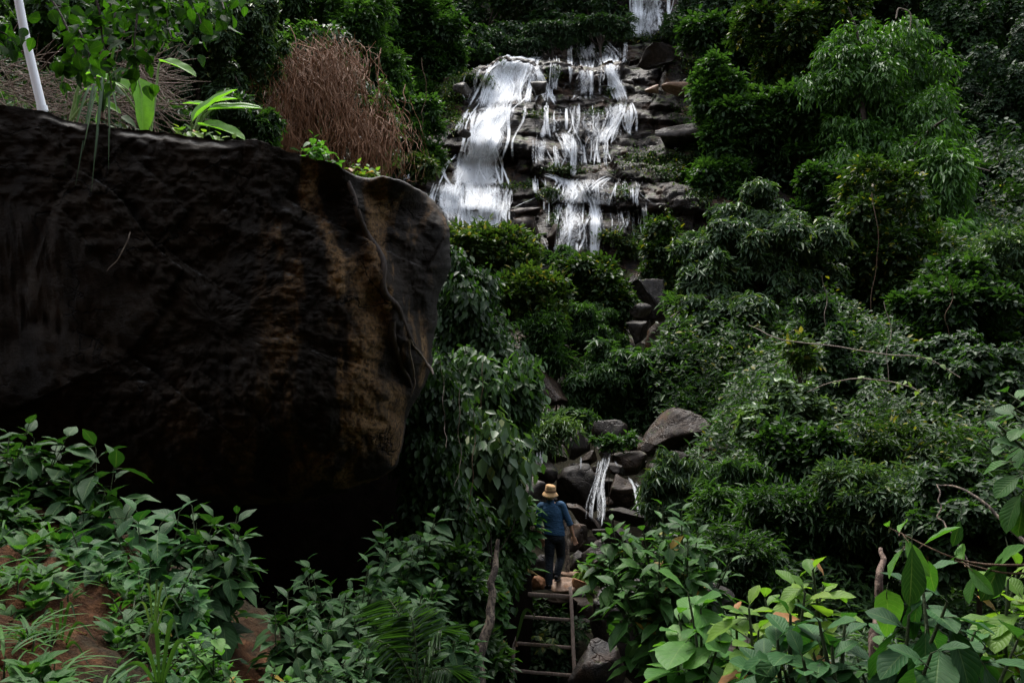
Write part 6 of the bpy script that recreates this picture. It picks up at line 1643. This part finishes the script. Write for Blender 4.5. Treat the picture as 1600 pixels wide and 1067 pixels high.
# shoes with soles
for A_, turn in ((AL, -0.15), (AR, 0.25)):
    d = A([sin(turn), cos(turn), 0])
    P, a, b = sm(A([A(A_) - d * .075 + A([0, 0, -.045]), A(A_) - d * .04 + A([0, 0, -.03]), A(A_) + d * .04 + A([0, 0, -.04]), A(A_) + d * .13 + A([0, 0, -.052]), A(A_) + d * .19 + A([0, 0, -.058])]), A([.032, .042, .046, .05, .03]), A([.035, .05, .042, .03, .018]))
    parts = [loft(P, a, b, 16, (0, 0, 1)), loft(np.linspace(A(A_) + A([0, 0, -.05]), A(A_) + A([0, 0, .03]), 5), .048, .05, 16)]
    fuse('shoe', parts, M['shoe'], 0.007, 2)
    P, a = sm(A([A(A_) - d * .085 + A([0, 0, -.082]), A(A_) - d * .04 + A([0, 0, -.083]), A(A_) + d * .05 + A([0, 0, -.083]), A(A_) + d * .14 + A([0, 0, -.083]), A(A_) + d * .20 + A([0, 0, -.08])]), A([.03, .042, .044, .05, .03]))[:2]
    V, F = loft(P, a, .012, 16, (0, 0, 1)); obj('sole', mesh_np('sole', V, F), M['sole'], man, local=True)
# hair under the hat
hv, hf = blob((0.05, 0.008, 1.645), (.083, .094, .085)); fuse('hair', [(hv, hf), blob((0.05, -0.035, 1.60), (.064, .05, .05))], M['hair'], 0.007, 2)
# bucket hat: crown, band and a drooping brim, tilted back
def hat():
    c = A([0.05, 0.005, 1.645]); tilt = -0.22
    ang = np.linspace(0, 2 * pi, 40, endpoint=False)
    prof = [(.002, .135), (.05, .134), (.078, .128), (.088, .115), (.093, .08), (.099, .04), (.103, .012), (.118, -.008), (.136, -.030), (.150, -.052), (.147, -.055), (.128, -.028), (.108, -.004), (.097, .012)]
    V = []
    for k_, (r, z) in enumerate(prof):
        wv = .004 * np.sin(ang * 3 + 1) * (r > .11) + .003 * np.sin(ang * 7) * (z > .1)
        V.append(np.stack([(r + wv) * np.cos(ang) * .95, (r + wv) * np.sin(ang) * 1.06, z + (.008 * np.cos(2 * ang + .6)) * (r > .11) - .006 * np.cos(ang) * (z > .1)], 1))
    V = np.concatenate(V); n = 40; m = len(prof)
    Rt = A([[1, 0, 0], [0, cos(tilt), sin(tilt)], [0, -sin(tilt), cos(tilt)]])
    R2 = A([[cos(.06), 0, sin(.06)], [0, 1, 0], [-sin(.06), 0, cos(.06)]])
    V = V @ Rt.T @ R2.T + c
    i = np.arange(m - 1)[:, None] * n; j = np.arange(n)[None]
    F = np.stack([i + j, i + n + j, i + n + (j + 1) % n, i + (j + 1) % n], -1).reshape(-1, 4)
    h = obj('hat', mesh_np('hat', V, F), M['hat'], man, local=True)
    band = [(.1015, .016), (.1035, .017), (.0995, .050), (.0975, .049)]
    V = np.concatenate([np.stack([r * np.cos(ang) * .955, r * np.sin(ang) * 1.065, np.full(n, z)], 1) for r, z in band]) @ Rt.T @ R2.T + c
    i = np.arange(3)[:, None] * n
    F = np.stack([i + j, i + n + j, i + n + (j + 1) % n, i + (j + 1) % n], -1).reshape(-1, 4)
    obj('hat_band', mesh_np('hat_band', V, F), M['hatband'], h, local=True)
hat()

man.scale = (0.94, 0.94, 0.935)

rl = np.random.default_rng(91)
for i, (px, y0, y1, Y) in enumerate([(1365, 300, 520, 25.8), (1385, 470, 640, 17.6), (1480, 430, 560, 21.5), (1290, 430, 560, 22), (660, 90, 200, 37), (715, 600, 760, 8.8), (735, 640, 800, 9.2), (690, 560, 700, 8.9), (750, 560, 700, 11.4)]):
    q = [(px + rl.uniform(-8, 8), y0 + (y1 - y0) * t, Y + rl.uniform(-.15, .15)) for t in np.linspace(0, 1, 5)]
    r_ = 0.00038 * Y
    o = limb('liana', 'thin bare liana hanging straight down in front of the foliage', 'liana', q, [r_, r_ * 1.1, r_, r_, r_ * .6], 'bark_pale' if i % 2 else 'twig', wob=0.002 * Y)
    o['group'] = 'lianas hanging on the slopes'

# dry brush on the slope behind the pole
rb = np.random.default_rng(55)
b0 = at(70, 170, 13.5); e = empty('dry_brush', b0, 'tangle of dead brown sticks and straw behind the foot of the white pole', 'dry brush')
parts = []
for i in range(520):
    px, py = rb.uniform(-30, 250), rb.uniform(95, 185); L_ = rb.uniform(20, 90); an = rb.normal() * 0.7 + 0.25; Yb = 13.5 + rb.uniform(-.9, .9)
    q = [at(px, py, Yb), at(px + L_ * .5 * cos(an), py + L_ * .5 * sin(an) + rb.normal() * 5, Yb + rb.normal() * .1), at(px + L_ * cos(an), py + L_ * sin(an), Yb + rb.normal() * .2)]
    parts.append(tube(q, [.004, .007 * rb.uniform(.5, 1.6), .003], 4, 2))
V, F, _ = join(parts); obj('sticks', mesh_np('sticks', V, F), M['twig_dry'], e)
